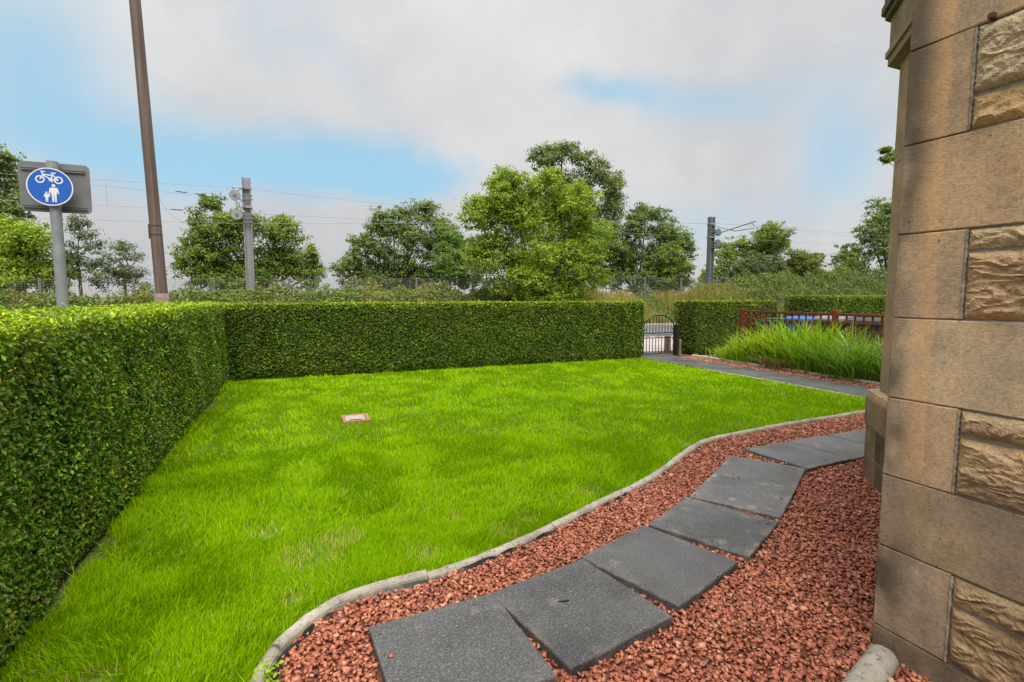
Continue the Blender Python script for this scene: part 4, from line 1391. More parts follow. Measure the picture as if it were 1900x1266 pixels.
BT = (0.29, 0.225, 0.155)
cant_block(0.0, 0.62, 0.43, 0.652, (0.28, 0.21, 0.14), 0.012)
cant_block(0.0, 0.285, 0.205, 0.43, BT)
cant_block(0.285, 0.52, 0.33, 0.43, (0.17, 0.135, 0.095))
cant_block(0.285, 0.42, 0.205, 0.33, (0.13, 0.105, 0.075))
cant_block(0.42, 0.52, 0.205, 0.33, (0.185, 0.15, 0.105))
cant_block(0.52, 0.90, 0.205, 0.43, BT)
cant_block(0.0, 0.70, -0.10, 0.205, (0.28, 0.21, 0.145))
cant_block(0.70, 1.60, -0.10, 0.205, (0.20, 0.15, 0.10))
cant_block(0.90, 1.60, 0.205, 0.43, BT)
cant_block(0.62, 1.60, 0.43, 0.652, BT)
for k in range(4):
    for (z0, z1) in ((-0.10, 0.205), (0.205, 0.43), (0.43, 0.652)):
        b = MB().bbox(4.246 + k * 0.5, 4.243 + k * 0.5 + 0.497, 2.54, 2.641, z0 + 0.0025, z1 - 0.0025, 0.004).build('stone', 'sandstone', bay)
        b.color = (*BT, 1)
sill = MB().prism(bay_outline(0.0), 0.653, 0.70).build('bay_sill', 'sandstone', house)
sill.color = (*PALE, 1)
gb = -0.075
po = bay_outline(gb)
px_, py_ = po[1]
# corner pier: fits both faces of the bay
d_ = 0.70711
pier = [(px_, py_), (px_ + 0.20, py_), (px_ + 0.20, py_ - 0.22), (px_ - 0.02, py_ - 0.30), (px_ - d_ * 0.24, py_ - d_ * 0.24)]
for nm, z0, z1 in (('stone', 0.701, 1.55), ('stone', 1.555, 2.45), ('stone', 2.455, 3.20)):
    if z0 == 0.701:
        pier_o = MB().prism([(x + 0.001, y - 0.001) for x, y in pier], z0, 3.2).build('bay_pier', 'mortar', house)
    b = MB().prism([(x - 0.0015 + (0.003 if k in (2, 3) else 0), y + 0.0015) for k, (x, y) in enumerate(pier)], z0 + 0.002, z1).build('stone', 'sandstone', pier_o)
    b.color = (0.37, 0.28, 0.185, 1)
far_pier = MB().prism([(6.0, py_), (6.25, py_), (6.40, py_ - 0.2), (6.0, py_ - 0.2)], 0.701, 3.2).build('bay_pier', 'sandstone', house)
far_pier.color = (*TAN, 1)
# sashes
front = MB().box(px_ + 0.20, 6.0, py_ - 0.16, py_ - 0.12, 0.701, 3.2).build('bay_window', 'glass', house)
for z in (0.74, 1.95, 3.16):
    MB().box(px_ + 0.201, 5.999, py_ - 0.165, py_ - 0.105, z - 0.038, z + 0.038).build('sash_bar', 'frame_white', front)
ci = bay_outline(-0.20)
MB().prism([(ci[0][0] + 0.02, ci[0][1]), (ci[1][0] - 0.05, ci[1][1] - 0.05), (ci[1][0] + 0.03, ci[1][1] - 0.09), (ci[0][0] + 0.12, ci[0][1])], 0.701, 3.2).build('bay_window', 'glass', house)
# cornice: plain frieze, then mouldings stepping out, then roof
cor = MB().prism(bay_outline(0.0), 3.201, 3.26).build('bay_cornice', 'sandstone', house)
cor.color = (0.27, 0.22, 0.16, 1)
for g, z0, z1, cc in ((0.018, 3.261, 3.30, BT), (-0.004, 3.301, 3.545, (0.31, 0.25, 0.18)), (0.03, 3.546, 3.585, (0.15, 0.13, 0.105)), (0.055, 3.586, 3.64, (0.12, 0.108, 0.09)), (0.040, 3.641, 3.70, (0.15, 0.13, 0.105))):
    b = MB().prism(bay_outline(g), z0, z1).build('moulding', 'sandstone', cor)
    b.color = (*cc, 1)
MB().prism(bay_outline(-0.05), 3.701, 3.95).build('bay_roof', 'slate', house)

# ------------------------------------------------------------------ road sign
sg = empty('cycle_sign', (-2.628, 8.0, 0), 'blue round shared cycle and footpath sign on a galvanised pole', 'road sign')
MB().tube([(-2.628, 8.0, -0.1), (-2.628, 8.0, 3.068)], [0.057, 0.057], 20).build('pole', 'galvanised', sg, smooth=False)
# rectangular sign seen from behind
rx0, rx1, rz0, rz1, rr = -2.985, -2.292, 2.474, 3.066, 0.055
pts = []
for cxx, czz, a0 in ((rx1 - rr, rz1 - rr, 0), (rx0 + rr, rz1 - rr, 90), (rx0 + rr, rz0 + rr, 180), (rx1 - rr, rz0 + rr, 270)):
    for k in range(6):
        a = R(a0 + 90 * k / 5)
        pts.append((cxx + rr * math.cos(a), czz + rr * math.sin(a)))
pl = MB().prism_xz(pts[::-1], 8.075, 8.082).build('rear_plate', 'plate_grey', sg)
for z in (2.985, 2.54):
    for (a, b_) in ((rx0 + 0.035, -2.690), (-2.566, rx1 - 0.045)):
        rl = MB().box(a, b_, 8.052, 8.0745, z - 0.022, z + 0.018).build('rail', 'plate_grey', pl)
        MB().box(a + 0.002, b_ - 0.002, 8.0495, 8.0518, z - 0.006, z + 0.004).build('groove', 'rail_dark', pl)
    MB().ring_xz(-2.628, z, 0.0, 0.001, 7.9, 7.901, 3) if False else None
    MB().tube([(-2.628, 8.0, z - 0.02), (-2.628, 8.0, z + 0.02)], 0.0625, 20).build('clamp', 'galvanised', sg, smooth=False)
    for dx in (-0.028, 0.028):
        MB().tube([(-2.628 + dx, 7.945, z), (-2.628 + dx, 7.92, z)], 0.010, 6).build('bolt', 'plate_grey', sg)
DX, DZ, DR, DY = -2.634, 2.752, 0.222, 7.905
disc = MB().prism_xz([(DX + DR * math.cos(-2 * math.pi * k / 56), DZ + DR * math.sin(-2 * math.pi * k / 56)) for k in range(56)], DY, DY + 0.006).build('disc', 'sign_blue', sg)
MB().ring_xz(DX, DZ, DR * 0.945, DR * 1.0, DY - 0.0016, DY - 0.0004, 56).build('white_border', 'sign_white', disc)
YA, YB = DY - 0.0016, DY - 0.0004


def U(a, b_):
    return (DX + a * DR, DZ + b_ * DR)


def bar2(m, p, q, wd):
    p, q = Vector(p), Vector(q)
    d = (q - p).normalized()
    nn = Vector((-d.y, d.x)) * wd / 2
    pp = [p - nn, p + nn, q + nn, q - nn]
    m.prism_xz([U(a.x, a.y) for a in pp], YA - random.uniform(0.0001, 0.0004), YB)


bk = MB()
for cxx in (-0.40, 0.38):
    c = U(cxx, 0.37)
    bk.ring_xz(c[0], c[1], 0.135 * DR, 0.20 * DR, YA, YB, 28)
c = U(0.05, 0.375)
bk.ring_xz(c[0], c[1], 0.045 * DR, 0.095 * DR, YA - 0.0005, YB, 18)
for p, q, wd in (((-0.30, 0.80), (-0.26, 0.60), .055), ((-0.26, 0.62), (-0.40, 0.37), .055), ((-0.26, 0.63), (0.18, 0.60), .06), ((-0.27, 0.60), (0.05, 0.40), .055), ((0.18, 0.70), (0.05, 0.40), .055), ((0.05, 0.375), (0.38, 0.37), .05),
                 ((0.17, 0.60), (0.38, 0.37), .05), ((0.08, 0.715), (0.28, 0.73), .06), ((-0.34, 0.80), (-0.16, 0.77), .05), ((-0.34, 0.80), (-0.30, 0.72), .05), ((0.05, 0.375), (0.12, 0.24), .04)):
    bar2(bk, p, q, wd)
bk.build('bicycle_symbol', 'sign_white', disc)


def figure(cx, base, h, name):
    m = MB()
    hr = 0.085 * h
    c = U(cx, base + h - hr)
    m.prism_xz([(c[0] + hr * DR * math.cos(-2 * math.pi * k / 16), c[1] + hr * DR * math.sin(-2 * math.pi * k / 16)) for k in range(16)], YA, YB)
    body = [(-.13, .80), (.13, .80), (.17, .76), (.135, .50), (.115, .45), (.095, .03), (.115, 0), (.02, 0), (.008, .42), (-.008, .42), (-.02, 0), (-.115, 0), (-.095, .03), (-.115, .45), (-.135, .50), (-.17, .76)]
    m.prism_xz([U(cx + a * h, base + b_ * h) for a, b_ in body][::-1], YA, YB)
    for s_ in (-1, 1):
        bar2(m, (cx + s_ * .145 * h, base + .775 * h), (cx + s_ * .21 * h, base + .46 * h), .065 * h)
    m.build(name, 'sign_white', disc)


figure(0.15, -0.80, 0.95, 'adult_symbol')
figure(-0.17, -0.80, 0.54, 'child_symbol')
hb = MB()
bar2(hb, (-0.075, -0.50), (-0.03, -0.40), .05)
hb.build('hand_symbol', 'sign_white', disc)

# ------------------------------------------------------------------ lamp column
lp = empty('lamp_column', (-2.21, 11.3, 0), 'tall brown rust-stained lamp column behind the corner of the hedge', 'lamp post')
la, lb = Vector((-2.21, 11.3, 0)), Vector((-2.425, 11.3, 7.9))


def lpt(z):
    return la.lerp(lb, z / 7.9)


MB().tube([lpt(1.44), lpt(3), lpt(5), lpt(7.9)], [0.100, 0.096, 0.092, 0.086], 8, phase=0.39).build('shaft', 'column_brown', lp)
MB().tube([lpt(-0.1), lpt(1.43), lpt(1.50)], [0.122, 0.118, 0.108], 8, phase=0.39).build('base', 'collar_pink', lp)
for z in (2.57, 2.73):
    MB().tube([lpt(z - 0.007), lpt(z + 0.007)], 0.1015, 8, phase=0.39).build('band', 'rust', lp)
MB().box(lpt(2.65).x - 0.112, lpt(2.65).x - 0.092, 11.27, 11.33, 2.50, 2.76).build('bracket', 'rust', lp)
top = lpt(7.9)
MB().tube([top, top + Vector((0.05, 0.4, 0.3)), top + Vector((0.1, 1.2, 0.42))], [0.05, 0.04, 0.035], 8).build('arm', 'column_brown', lp)
MB().bbox(top.x, top.x + 0.22, 12.4, 13.0, 8.24, 8.38, 0.04).build('lamp_head', 'galvanised', lp)

# ------------------------------------------------------------------ railway masts and overhead line
def mast(x, y, h, mat, label):
    z0 = 0.9
    r = empty('railway_mast', (x, y, z0), label, 'mast', 'overhead line masts')
    b = MB()
    b.box(x - 0.20, x - 0.165, y - 0.19, y + 0.19, z0, h)
    b.box(x + 0.165, x + 0.20, y - 0.19, y + 0.19, z0, h)
    b.box(x - 0.1645, x + 0.1645, y - 0.02, y + 0.02, z0, h - 0.01)
    b.build('column', mat, r)
    for z in (h - 0.55, h - 1.55):
        MB().box(x - 0.235, x + 0.235, y - 0.225, y + 0.225, z - 0.05, z + 0.05).build('clamp', 'mast_steel', r)
    for z in (h - 0.95, h - 1.15, h - 1.95, h - 2.15, h - 2.35):
        MB().box(x - 0.21, x + 0.29, y - 0.245, y - 0.195, z - 0.03, z + 0.03).build('bracket', 'plate_grey', r)
    return r


m1 = mast(-2.12, 31, 7.70, 'mast_steel', 'pale grey railway mast with pulley wheels, left of centre')
for (pz, px2) in ((6.70, -2.66), (5.72, -2.60)):
    wh = MB().tube([(px2, 30.70, pz), (px2, 30.80, pz)], 0.27, 22).build('pulley_wheel', 'mast_steel', m1)
    MB().tube([(px2, 30.66, pz), (px2, 30.699, pz)], 0.08, 12).build('hub', 'plate_grey', wh)
for p, q in (((-2.75, 30.75, 7.12), (-2.20, 30.75, 6.15)), ((-2.75, 30.78, 7.10), (-2.20, 30.78, 7.14)), ((-2.60, 30.75, 6.88), (-2.2, 30.75, 7.2)), ((-2.62, 30.7, 6.7), (-2.58, 30.7, 6.0)), ((-2.5, 30.7, 6.35), (-2.38, 30.7, 5.85)), ((-2.66, 30.75, 5.72), (-2.2, 30.75, 5.9))):
    MB().tube([p, q], 0.035, 6).build('strut', 'mast_steel', m1)
m2 = mast(29.9, 31, 7.55, 'mast_grey', 'blue-grey railway mast with a cantilever arm, right of the gate')
MB().tube([(29.9, 30.8, 6.85), (30.2, 28.9, 6.25), (30.4, 27.4, 6.3)], 0.035, 6).build('cantilever_arm', 'mast_steel', m2)
MB().tube([(29.9, 30.8, 6.15), (30.3, 27.2, 6.75)], 0.045, 6).build('cantilever_arm', 'mast_steel', m2)
MB().tube([(30.3, 27.6, 6.72), (30.4, 26.9, 6.05)], 0.025, 6).build('steady_arm', 'mast_steel', m2)
for pz in (6.35, 5.55):
    wh = MB().tube([(30.28, 30.6, pz), (30.28, 30.7, pz)], 0.28, 20).build('pulley_wheel', 'mast_grey', m2)

WG = 'railway overhead wires'


def wire(pts, r, label):
    o = MB().tube(pts, r, 5).build('overhead_wire', 'wire_grey')
    return tag(o, label, 'wire', WG)


def sagpts(a, b_, sag, n=14):
    a, b_ = Vector(a), Vector(b_)
    return [a.lerp(b_, t) - Vector((0, 0, sag * 4 * t * (1 - t))) for t in np.linspace(0, 1, n)]


wire(sagpts((-40, 28, 6.45), (-2.1, 28.2, 6.62), 0.12) + sagpts((-2.1, 28.2, 6.62), (30.3, 28, 6.65), 0.42)[1:] + sagpts((30.3, 28, 6.65), (90, 28, 6.6), 0.6)[1:], 0.007, 'upper catenary wire passing behind the lamp column and the mast')
wire([(-40, 28, 5.34), (-2.1, 28, 5.42), (30.3, 27.5, 5.5), (90, 28, 5.5)], 0.007, 'straight contact wire below the catenary')
wire([(-40, 27.5, 6.05), (-8, 27.6, 6.2), (-4.4, 29.5, 6.38), (-2.7, 30.7, 7.0)], 0.0065, 'tensioned wire ending at the upper pulley of the pale mast')
wire([(-40, 30.9, 4.2), (-2.1, 30.8, 5.28), (29.9, 30.8, 7.05), (90, 30.8, 7.0)], 0.008, 'pale feeder wire strung from mast to mast in front of the trees')
wire(sagpts((-5.6, 28, 6.15), (-5.2, 28.3, 5.3), 0.0, 4) + [Vector((-4.9, 28.6, 5.05)), Vector((-4.3, 29.2, 4.7))], 0.007, 'short looped jumper wire between the left wires')
for (a, b_) in (((-4.9, 28.0, 6.24), (-3.55, 28.3, 6.20)), ((-5.15, 28, 5.40), (-3.6, 28, 5.405))):
    a, b_ = Vector(a), Vector(b_)
    q = empty('wire_insulator', tuple(a), 'dark strain insulator on the %s wire near the pale mast' % ('upper' if a.z > 6 else 'lower'), 'insulator', 'strain insulators')
    for k in range(2):
        p0 = a.lerp(b_, 0.05 + 0.55 * k)
        p1 = a.lerp(b_, 0.40 + 0.55 * k)
        MB().tube([p0, p0.lerp(p1, .2), p0.lerp(p1, .8), p1], [0.012, 0.028, 0.028, 0.012], 6).build('rod', 'rail_dark', q)
for k, x in enumerate((-7.4, 4.2, 12.0, 19.5, 38.0)):
    zt = {-7.4: 6.42, 4.2: 6.36, 12.0: 6.25, 19.5: 6.28, 38.0: 6.3}[x]
    o = MB().tube([(x, 28.05, zt), (x, 28.0, 5.42)], 0.008, 4).build('dropper_wire', 'wire_grey')
    tag(o, 'thin vertical dropper wire ' + ('left of the lamp column', 'right of the pale mast', 'behind the big middle tree', 'behind the trees right of the middle', 'right of the blue-grey mast')[k], 'wire', WG)

# railway track bed behind the fence
for yr in (27.3, 28.75):
    tag(MB().box(-60, 90, yr - 0.04, yr + 0.04, 0.75, 1.02).build('rail', 'steel_rail'), 'long rusty rail on the line behind the fence, %s' % ('near side' if yr < 28 else 'far side'), 'rail')

# ------------------------------------------------------------------ wire fence at the top of the bank
fn = empty('wire_fence', (5, 24.5, 1.0), 'wire mesh fence with thin posts along the top of the bank', 'fence')
fx = [-14.5, -11.6, -8.7, -5.8, -3.04, -0.17, 2.65, 5.44, 8.26, 11.1, 14.0, 16.5, 18.82, 21.47, 24.3, 27.2, 30.1, 33.0, 36, 39, 42, 45, 48]


def ftop(x):
    return 2.23 + 0.0145 * x


for x in fx:
    MB().bbox(x - 0.04, x + 0.04, 24.5, 24.58, 0.8, ftop(x) + 0.02, 0.006).build('post', 'fence_post', fn)
wm = MB()
for k in range(15):
    dz = k * 0.085
    wm.tube([(x, 24.49, ftop(x) - 0.03 - dz) for x in (-15, 10, 48)], 0.0042 if k else 0.007, 3, cap=False)
x = -15.0
while x < 40:
    wm.tube([(x, 24.488, ftop(x) - 0.03), (x, 24.488, ftop(x) - 1.25)], 0.0038, 3, cap=False)
    x += 0.105
wm.build('wire_mesh', 'fence_wire', fn)

# ------------------------------------------------------------------ brambles and dry grass on the bank
NB = 80000
bx = rng.uniform(-16, 50, NB)
by = 22.6 + 2.4 * rng.uniform(0, 1, NB)
ht = bramble_h(bx, by)
gz = terrain_z(bx, by)
u = rng.uniform(0, 1, NB) ** 0.8
front = np.clip((by - 22.5) / 0.9, 0.25, 1)
tufts = fbm(bx * 2.4, by * 2.4, 131, 3)
pos = np.stack([bx + rng.normal(0, 0.05, NB), by, gz + 0.02 + ht * front * u * (0.15 + 0.75 * tufts)], 1)
r = np.clip(-0.12 + 0.26 * rng.uniform(0, 1, NB) + 0.80 * fbm(bx * 0.9, by * 1.3 + pos[:, 2], 140, 3) + 0.30 * rng.uniform(0, 1, NB) * (rng.uniform(0, 1, NB) < 0.6), 0, 1)
r = np.where(bx > 26, r * 0.75, r)
nr = np.stack([np.zeros(NB), np.full(NB, -0.7), np.full(NB, 0.8)], 1)
V, F = leaves(pos, nr, np.full(NB, 0.125), 0.66, 0.7, 0.2)
tag(np_mesh('brambles', V, F, 'bramble_leaf', None, np.repeat(r, 4)), 'rough bramble thicket along the bank below the wire fence', 'brambles', kind='stuff')
# arching stems
stv, stf, sto = [], [], 0
nb = 900
px3 = rng.uniform(-15, 48, nb)
py3 = 22.7 + 1.9 * rng.uniform(0, 1, nb)
base = np.stack([px3, py3, terrain_z(px3, py3)], 1)
a = rng.uniform(0, 6.283, nb)
V, F, k = blades(base, rng.uniform(0.5, 1.5, nb) * np.where((px3 > 16) & (px3 < 24), 0.5, 1.0), np.full(nb, 0.012), np.stack([np.cos(a), np.sin(a)], 1), rng.uniform(0.2, 0.9, nb), 3)
tag(np_mesh('bramble_canes', V, F, 'straw', None, np.repeat(rng.uniform(0, 0.6, nb), k)), 'thin brown bramble canes and dead stalks on the bank', 'stalks', kind='stuff')
nd = 20000
dx = np.concatenate([rng.uniform(-15, 15, 2500), rng.uniform(13.6, 25.5, nd - 4000), rng.uniform(27, 48, 1500)])
dy = 22.38 + 2.2 * rng.uniform(0, 1, nd) ** 1.3
lowg = (np.abs(dx - 19.6 + 0.6 * (dy - 22.4)) < 0.75)
a = rng.uniform(0, 6.283, nd)
V, F, k = blades(np.stack([dx, dy, terrain_z(dx, dy)], 1), np.where(lowg, 0.12, 1) * rng.uniform(0.25, 0.75, nd), np.full(nd, 0.017), np.stack([np.cos(a), np.sin(a)], 1), rng.uniform(0.2, 0.8, nd), 2)
r = np.clip(0.55 * fbm(dx * 0.7, dy * 1.0, 160, 3) + 0.55 * rng.uniform(0, 1, nd), 0, 1)
tag(np_mesh('long_grass', V, F, 'dry_grass', None, np.repeat(r, k)), 'long dry straw-coloured grass on the bank beyond the gate', 'grass', kind='stuff')

# ------------------------------------------------------------------ trees
def tree(name, label, Y, tx, lobes, mat, leaf=0.15, cover=1.0, z0=1.0, depth=0.85, clump=0.30, bark='bark', trunk_r=0.16, airy=0.0, stems=1, group='trees along the railway', fork_z=None):
    root = empty(name, (tx, Y, z0), label, 'tree', group)
    P, Nn, Rr = [], [], []
    tb = MB()
    lob = []
    for (x, z, rx, rz) in lobes:
        ry = 0.5 * (rx + rz) * depth
        lob.append((np.array([x, Y + random.uniform(-0.45, 0.45) * ry, z]), np.array([rx, ry, rz])))
    big = lob
    lob = []
    par = []
    for ctr, rad in big:
        lob.append((ctr, rad * 0.70))
        par.append(None)
        for q in range(9):
            dv = unit(rng.normal(0, 1, 3) + np.array([0, -0.25, 0.25]))
            lob.append((ctr + dv * rad * rng.uniform(0.55, 0.85), rad * rng.uniform(0.26, 0.46)))
            par.append(Vector(ctr))
    zc = min(z - rz for x, z, rx, rz in lobes)
    fork = Vector((tx, Y, max(z0 + 0.4, min(zc + 0.6, z0 + 2.2))))
    if fork_z:
        fork.z = fork_z
    for s_ in range(stems):
        dx = (s_ - (stems - 1) / 2) * 0.45
        tb.tube([(tx + dx * 0.6, Y, z0 - 0.3), (tx + dx, Y, (z0 + fork.z) / 2), (fork.x + dx * 1.6, fork.y, fork.z)], [trunk_r * 1.25, trunk_r, trunk_r * 0.85], 7)
    for (ctr, rad), pa in zip(lob, par):
        area = 4 * math.pi * ((rad[0] * rad[1]) ** 1.6 / 3 + (rad[0] * rad[2]) ** 1.6 / 3 + (rad[1] * rad[2]) ** 1.6 / 3) ** (1 / 1.6)
        nl = int((1.0 if cover > 0.5 else 0.72) * cover * area / (leaf * leaf * 0.36))
        per = 26
        ncl = max(3, int(nl / per))
        dirs = unit(rng.normal(0, 1, (ncl, 3)) + np.array([0, -0.15, 0.12]))
        rr = np.where(rng.uniform(0, 1, ncl) < 0.66, rng.uniform(0.80, 1.10, ncl), rng.uniform(0.2, 0.8, ncl))
        spr = rng.uniform(0, 1, ncl) < 0.10
        rr = np.where(spr, rng.uniform(1.1, 1.32, ncl), rr)
        cc = ctr + dirs * rad * rr[:, None]
        cr = clump * np.where(spr, 0.6, 1.0) * rng.uniform(0.6, 1.3, ncl) * (0.55 + 0.45 * min(1.5, rad.mean()))
        idx = np.repeat(np.arange(ncl), per)
        n = len(idx)
        g = rng.normal(0, 1, (n, 3)) * np.array([0.62, 0.62, 0.40])
        pos = cc[idx] + g * cr[idx][:, None]
        nr = unit(dirs[idx] * 0.8 + np.array([0, -0.15, 0.55]) + g * 0.35)
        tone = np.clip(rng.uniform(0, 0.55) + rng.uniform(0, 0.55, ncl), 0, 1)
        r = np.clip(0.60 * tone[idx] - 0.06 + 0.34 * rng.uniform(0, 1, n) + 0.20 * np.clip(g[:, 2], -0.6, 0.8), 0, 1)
        P.append(pos); Nn.append(nr); Rr.append(r)
        # limb to the lobe, twigs to some clumps
        c = Vector(ctr)
        mid = fork.lerp(c, 0.5) + Vector((random.uniform(-.2, .2), random.uniform(-.2, .2), -0.12 * (c - fork).length))
        if pa is not None:
            tb.tube([pa, pa.lerp(c, 0.5) + Vector((0, 0, -0.05)), c], [trunk_r * 0.22, trunk_r * 0.18, trunk_r * 0.12], 4, cap=False)
        else:
            tb.tube([fork, mid, c], [trunk_r * 0.55, trunk_r * 0.36, trunk_r * 0.20], 5, cap=False)
        for q in range(min(ncl, 2 + int(3 * airy))):
            e = Vector(cc[q])
            tb.tube([c, c.lerp(e, 0.55) + Vector((0, 0, 0.06)), e], [trunk_r * 0.17, trunk_r * 0.10, trunk_r * 0.04], 4, cap=False)
    tb.build('trunk', bark, root)
    P, Nn, Rr = map(np.concatenate, (P, Nn, Rr))
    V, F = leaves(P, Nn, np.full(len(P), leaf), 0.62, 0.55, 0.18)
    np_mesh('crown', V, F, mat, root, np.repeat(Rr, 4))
    return root


tree('tall_tree', 'tall dark green tree at the far left edge behind the sign', 34.0, -14.26, [(-14.09, 7.26, 1.86, 1.86), (-13.64, 4.94, 1.61, 1.61), (-14.68, 4.36, 1.86, 1.59), (-12.9, 7.9, 0.7, 0.75), (-12.54, 5.8, 0.95, 0.82), (-14.19, 2.79, 1.61, 1.34)], 'leaf_dark', 0.16, 0.9)
tree('bushy_tree', 'light yellow-green bushy tree at the left behind the sign pole', 25.9, -9.75, [(-9.95, 3.52, 1.24, 1.04), (-9.0, 3.14, 0.95, 1.06), (-9.71, 2.28, 1.47, 0.84), (-10.78, 2.88, 1.23, 1.02), (-8.56, 2.2, 0.75, 0.75), (-11.0, 4.1, 0.9, 0.7)], 'leaf_bright', 0.12, 0.85)
tree('sapling', 'thin airy sapling just right of the sign pole', 25.7, -7.84, [(-7.69, 4.22, 0.47, 0.54), (-7.48, 3.49, 0.65, 0.6), (-7.96, 2.52, 0.64, 0.64), (-7.17, 2.75, 0.54, 0.65), (-8.1, 3.15, 0.43, 0.53)], 'leaf_grey', 0.085, 0.24, clump=0.26, trunk_r=0.06, airy=0.8)
tree('sapling', 'thin airy sapling just left of the lamp column', 25.7, -6.38, [(-6.33, 3.32, 0.55, 0.44), (-6.09, 2.67, 0.58, 0.55), (-6.66, 2.33, 0.53, 0.48), (-5.94, 2.01, 0.49, 0.45), (-7.12, 1.99, 0.44, 0.44)], 'leaf_grey', 0.085, 0.26, clump=0.26, trunk_r=0.06, airy=0.8)
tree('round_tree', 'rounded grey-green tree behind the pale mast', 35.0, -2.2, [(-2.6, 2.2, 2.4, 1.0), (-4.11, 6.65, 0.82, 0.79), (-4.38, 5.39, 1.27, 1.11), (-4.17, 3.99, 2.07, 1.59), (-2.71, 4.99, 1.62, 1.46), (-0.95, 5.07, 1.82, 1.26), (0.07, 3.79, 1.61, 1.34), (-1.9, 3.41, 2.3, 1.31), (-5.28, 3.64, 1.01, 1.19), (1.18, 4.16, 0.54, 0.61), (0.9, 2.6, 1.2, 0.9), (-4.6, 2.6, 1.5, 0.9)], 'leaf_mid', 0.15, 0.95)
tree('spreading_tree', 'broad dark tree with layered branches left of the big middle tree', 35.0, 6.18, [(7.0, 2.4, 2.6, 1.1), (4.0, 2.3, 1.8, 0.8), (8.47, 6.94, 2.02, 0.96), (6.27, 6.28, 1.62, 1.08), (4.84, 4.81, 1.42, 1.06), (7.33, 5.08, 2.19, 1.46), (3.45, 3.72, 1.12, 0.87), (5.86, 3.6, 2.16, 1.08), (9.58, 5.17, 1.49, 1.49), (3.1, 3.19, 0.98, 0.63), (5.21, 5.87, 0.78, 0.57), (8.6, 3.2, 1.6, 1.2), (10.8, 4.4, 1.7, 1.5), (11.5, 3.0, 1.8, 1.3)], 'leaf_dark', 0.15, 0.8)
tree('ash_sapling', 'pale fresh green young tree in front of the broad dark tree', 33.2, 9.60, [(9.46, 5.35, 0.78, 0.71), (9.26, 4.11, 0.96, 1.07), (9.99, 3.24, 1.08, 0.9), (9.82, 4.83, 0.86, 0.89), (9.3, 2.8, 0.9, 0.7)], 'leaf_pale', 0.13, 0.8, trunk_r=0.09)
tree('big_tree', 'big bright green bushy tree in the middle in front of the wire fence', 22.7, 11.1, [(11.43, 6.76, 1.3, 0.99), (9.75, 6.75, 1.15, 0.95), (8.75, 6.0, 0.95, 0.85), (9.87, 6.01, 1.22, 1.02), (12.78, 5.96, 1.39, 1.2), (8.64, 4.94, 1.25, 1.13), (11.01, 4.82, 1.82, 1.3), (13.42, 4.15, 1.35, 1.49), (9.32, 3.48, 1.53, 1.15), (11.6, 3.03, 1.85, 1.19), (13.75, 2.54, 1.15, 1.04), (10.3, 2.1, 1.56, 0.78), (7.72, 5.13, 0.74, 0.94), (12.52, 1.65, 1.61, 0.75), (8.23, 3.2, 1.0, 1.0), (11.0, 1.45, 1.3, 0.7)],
     'leaf_bright', 0.125, 0.95, z0=0.15, depth=0.8, trunk_r=0.11, stems=3)
tree('tall_tree', 'tallest dark tree rising behind the big bright middle tree', 37.0, 20.0, [(20.14, 12.78, 2.15, 1.03), (18.3, 12.0, 1.47, 1.01), (22.39, 11.52, 1.76, 1.76), (25.02, 10.44, 1.53, 1.44), (24.0, 8.61, 2.02, 1.8), (23.6, 6.3, 2.2, 2.0), (20.9, 10.11, 2.61, 2.17), (17.5, 8.0, 2.6, 2.0), (21.0, 6.5, 2.8, 2.2), (17, 4.5, 2.6, 2.2)], 'leaf_dark', 0.17, 0.72, clump=0.36, trunk_r=0.26)
tree('round_tree', 'rounded dark tree right of the big middle tree', 34.0, 25.20, [(25.5, 2.5, 2.4, 1.2), (29.0, 2.5, 1.8, 1.0), (25.83, 7.85, 1.5, 1.03), (24.32, 6.51, 1.69, 1.69), (27.73, 6.67, 1.84, 1.53), (29.14, 5.43, 1.42, 1.69), (25.14, 4.44, 2.14, 1.5), (28.36, 3.87, 1.99, 1.24), (23.61, 3.98, 1.69, 1.69), (22.5, 2.6, 1.6, 1.2), (22.3, 5.2, 1.8, 1.7)], 'leaf_dark', 0.16, 0.9, trunk_r=0.2)
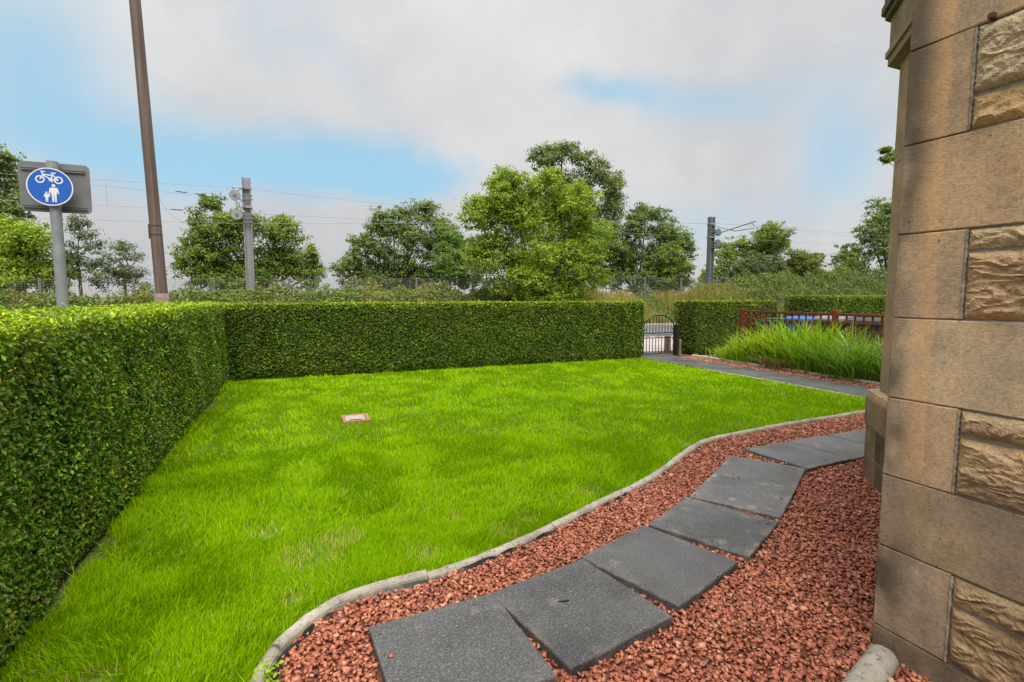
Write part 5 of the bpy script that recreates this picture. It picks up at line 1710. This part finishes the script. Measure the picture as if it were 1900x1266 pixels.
tree('bushy_tree', 'small mid-green bushy tree left of the blue-grey mast', 32.8, 27.16, [(27.07, 4.62, 1.61, 1.36), (27.91, 3.37, 1.72, 1.07), (26.06, 3.34, 1.26, 0.93), (27.2, 2.4, 1.8, 0.9)], 'leaf_mid', 0.15, 0.9)
tree('round_tree', 'domed tree right of the blue-grey mast', 39.0, 43.68, [(43, 3.4, 4.0, 1.4), (38.5, 3.0, 2.4, 1.2), (45.25, 7.71, 2.89, 1.45), (41.24, 6.3, 2.06, 1.51), (46.5, 6.21, 2.53, 1.69), (39.17, 4.91, 1.6, 1.17), (43.5, 5.29, 2.76, 1.54), (37.3, 3.6, 1.4, 0.9)], 'leaf_mid', 0.19, 0.8, trunk_r=0.2)
tree('bushy_tree', 'low grey-green bush below the domed tree', 33.5, 37.20, [(37.39, 4.28, 1.99, 1.04), (35.21, 3.77, 1.4, 0.84), (39.37, 4.0, 1.45, 0.96), (37, 3.0, 2.4, 1.0)], 'leaf_grey', 0.16, 0.85)
tree('bushy_tree', 'low yellowish bush between the domed tree and the house', 33.5, 44.38, [(42.76, 4.66, 1.88, 1.19), (45.29, 4.38, 2.03, 1.22), (48.29, 4.55, 1.56, 1.04), (41.41, 3.89, 1.47, 0.88), (45, 3.2, 3.0, 1.1), (49, 3.2, 2, 1)], 'leaf_yellow', 0.17, 0.85)
tree('tall_tree', 'tall dark green tree at the right, half hidden by the house wall', 33.0, 56.35, [(53.89, 9.4, 2.13, 1.7), (51.59, 7.72, 1.57, 1.57), (54.2, 6.26, 2.68, 2.14), (49.4, 5.57, 1.34, 1.14), (57.47, 8.0, 3.29, 3.29), (51.08, 4.59, 1.84, 1.31), (55, 3.5, 3, 2)], 'leaf_dark', 0.21, 0.7, trunk_r=0.25)
tree('garden_tree', 'tree behind the house with one leafy branch tip showing', 12.5, 24.0, [(23.32, 6.92, 1.58, 1.27), (25.42, 6.28, 1.98, 1.76), (20.22, 6.80, 0.16, 0.07), (20.30, 6.48, 0.20, 0.08), (20.62, 6.62, 0.22, 0.13), (21.3, 6.7, 0.4, 0.2), (24.49, 4.71, 1.96, 1.31)], 'leaf_mid', 0.12, 0.51, z0=0, clump=0.14, trunk_r=0.05, fork_z=6.45, group='garden trees')
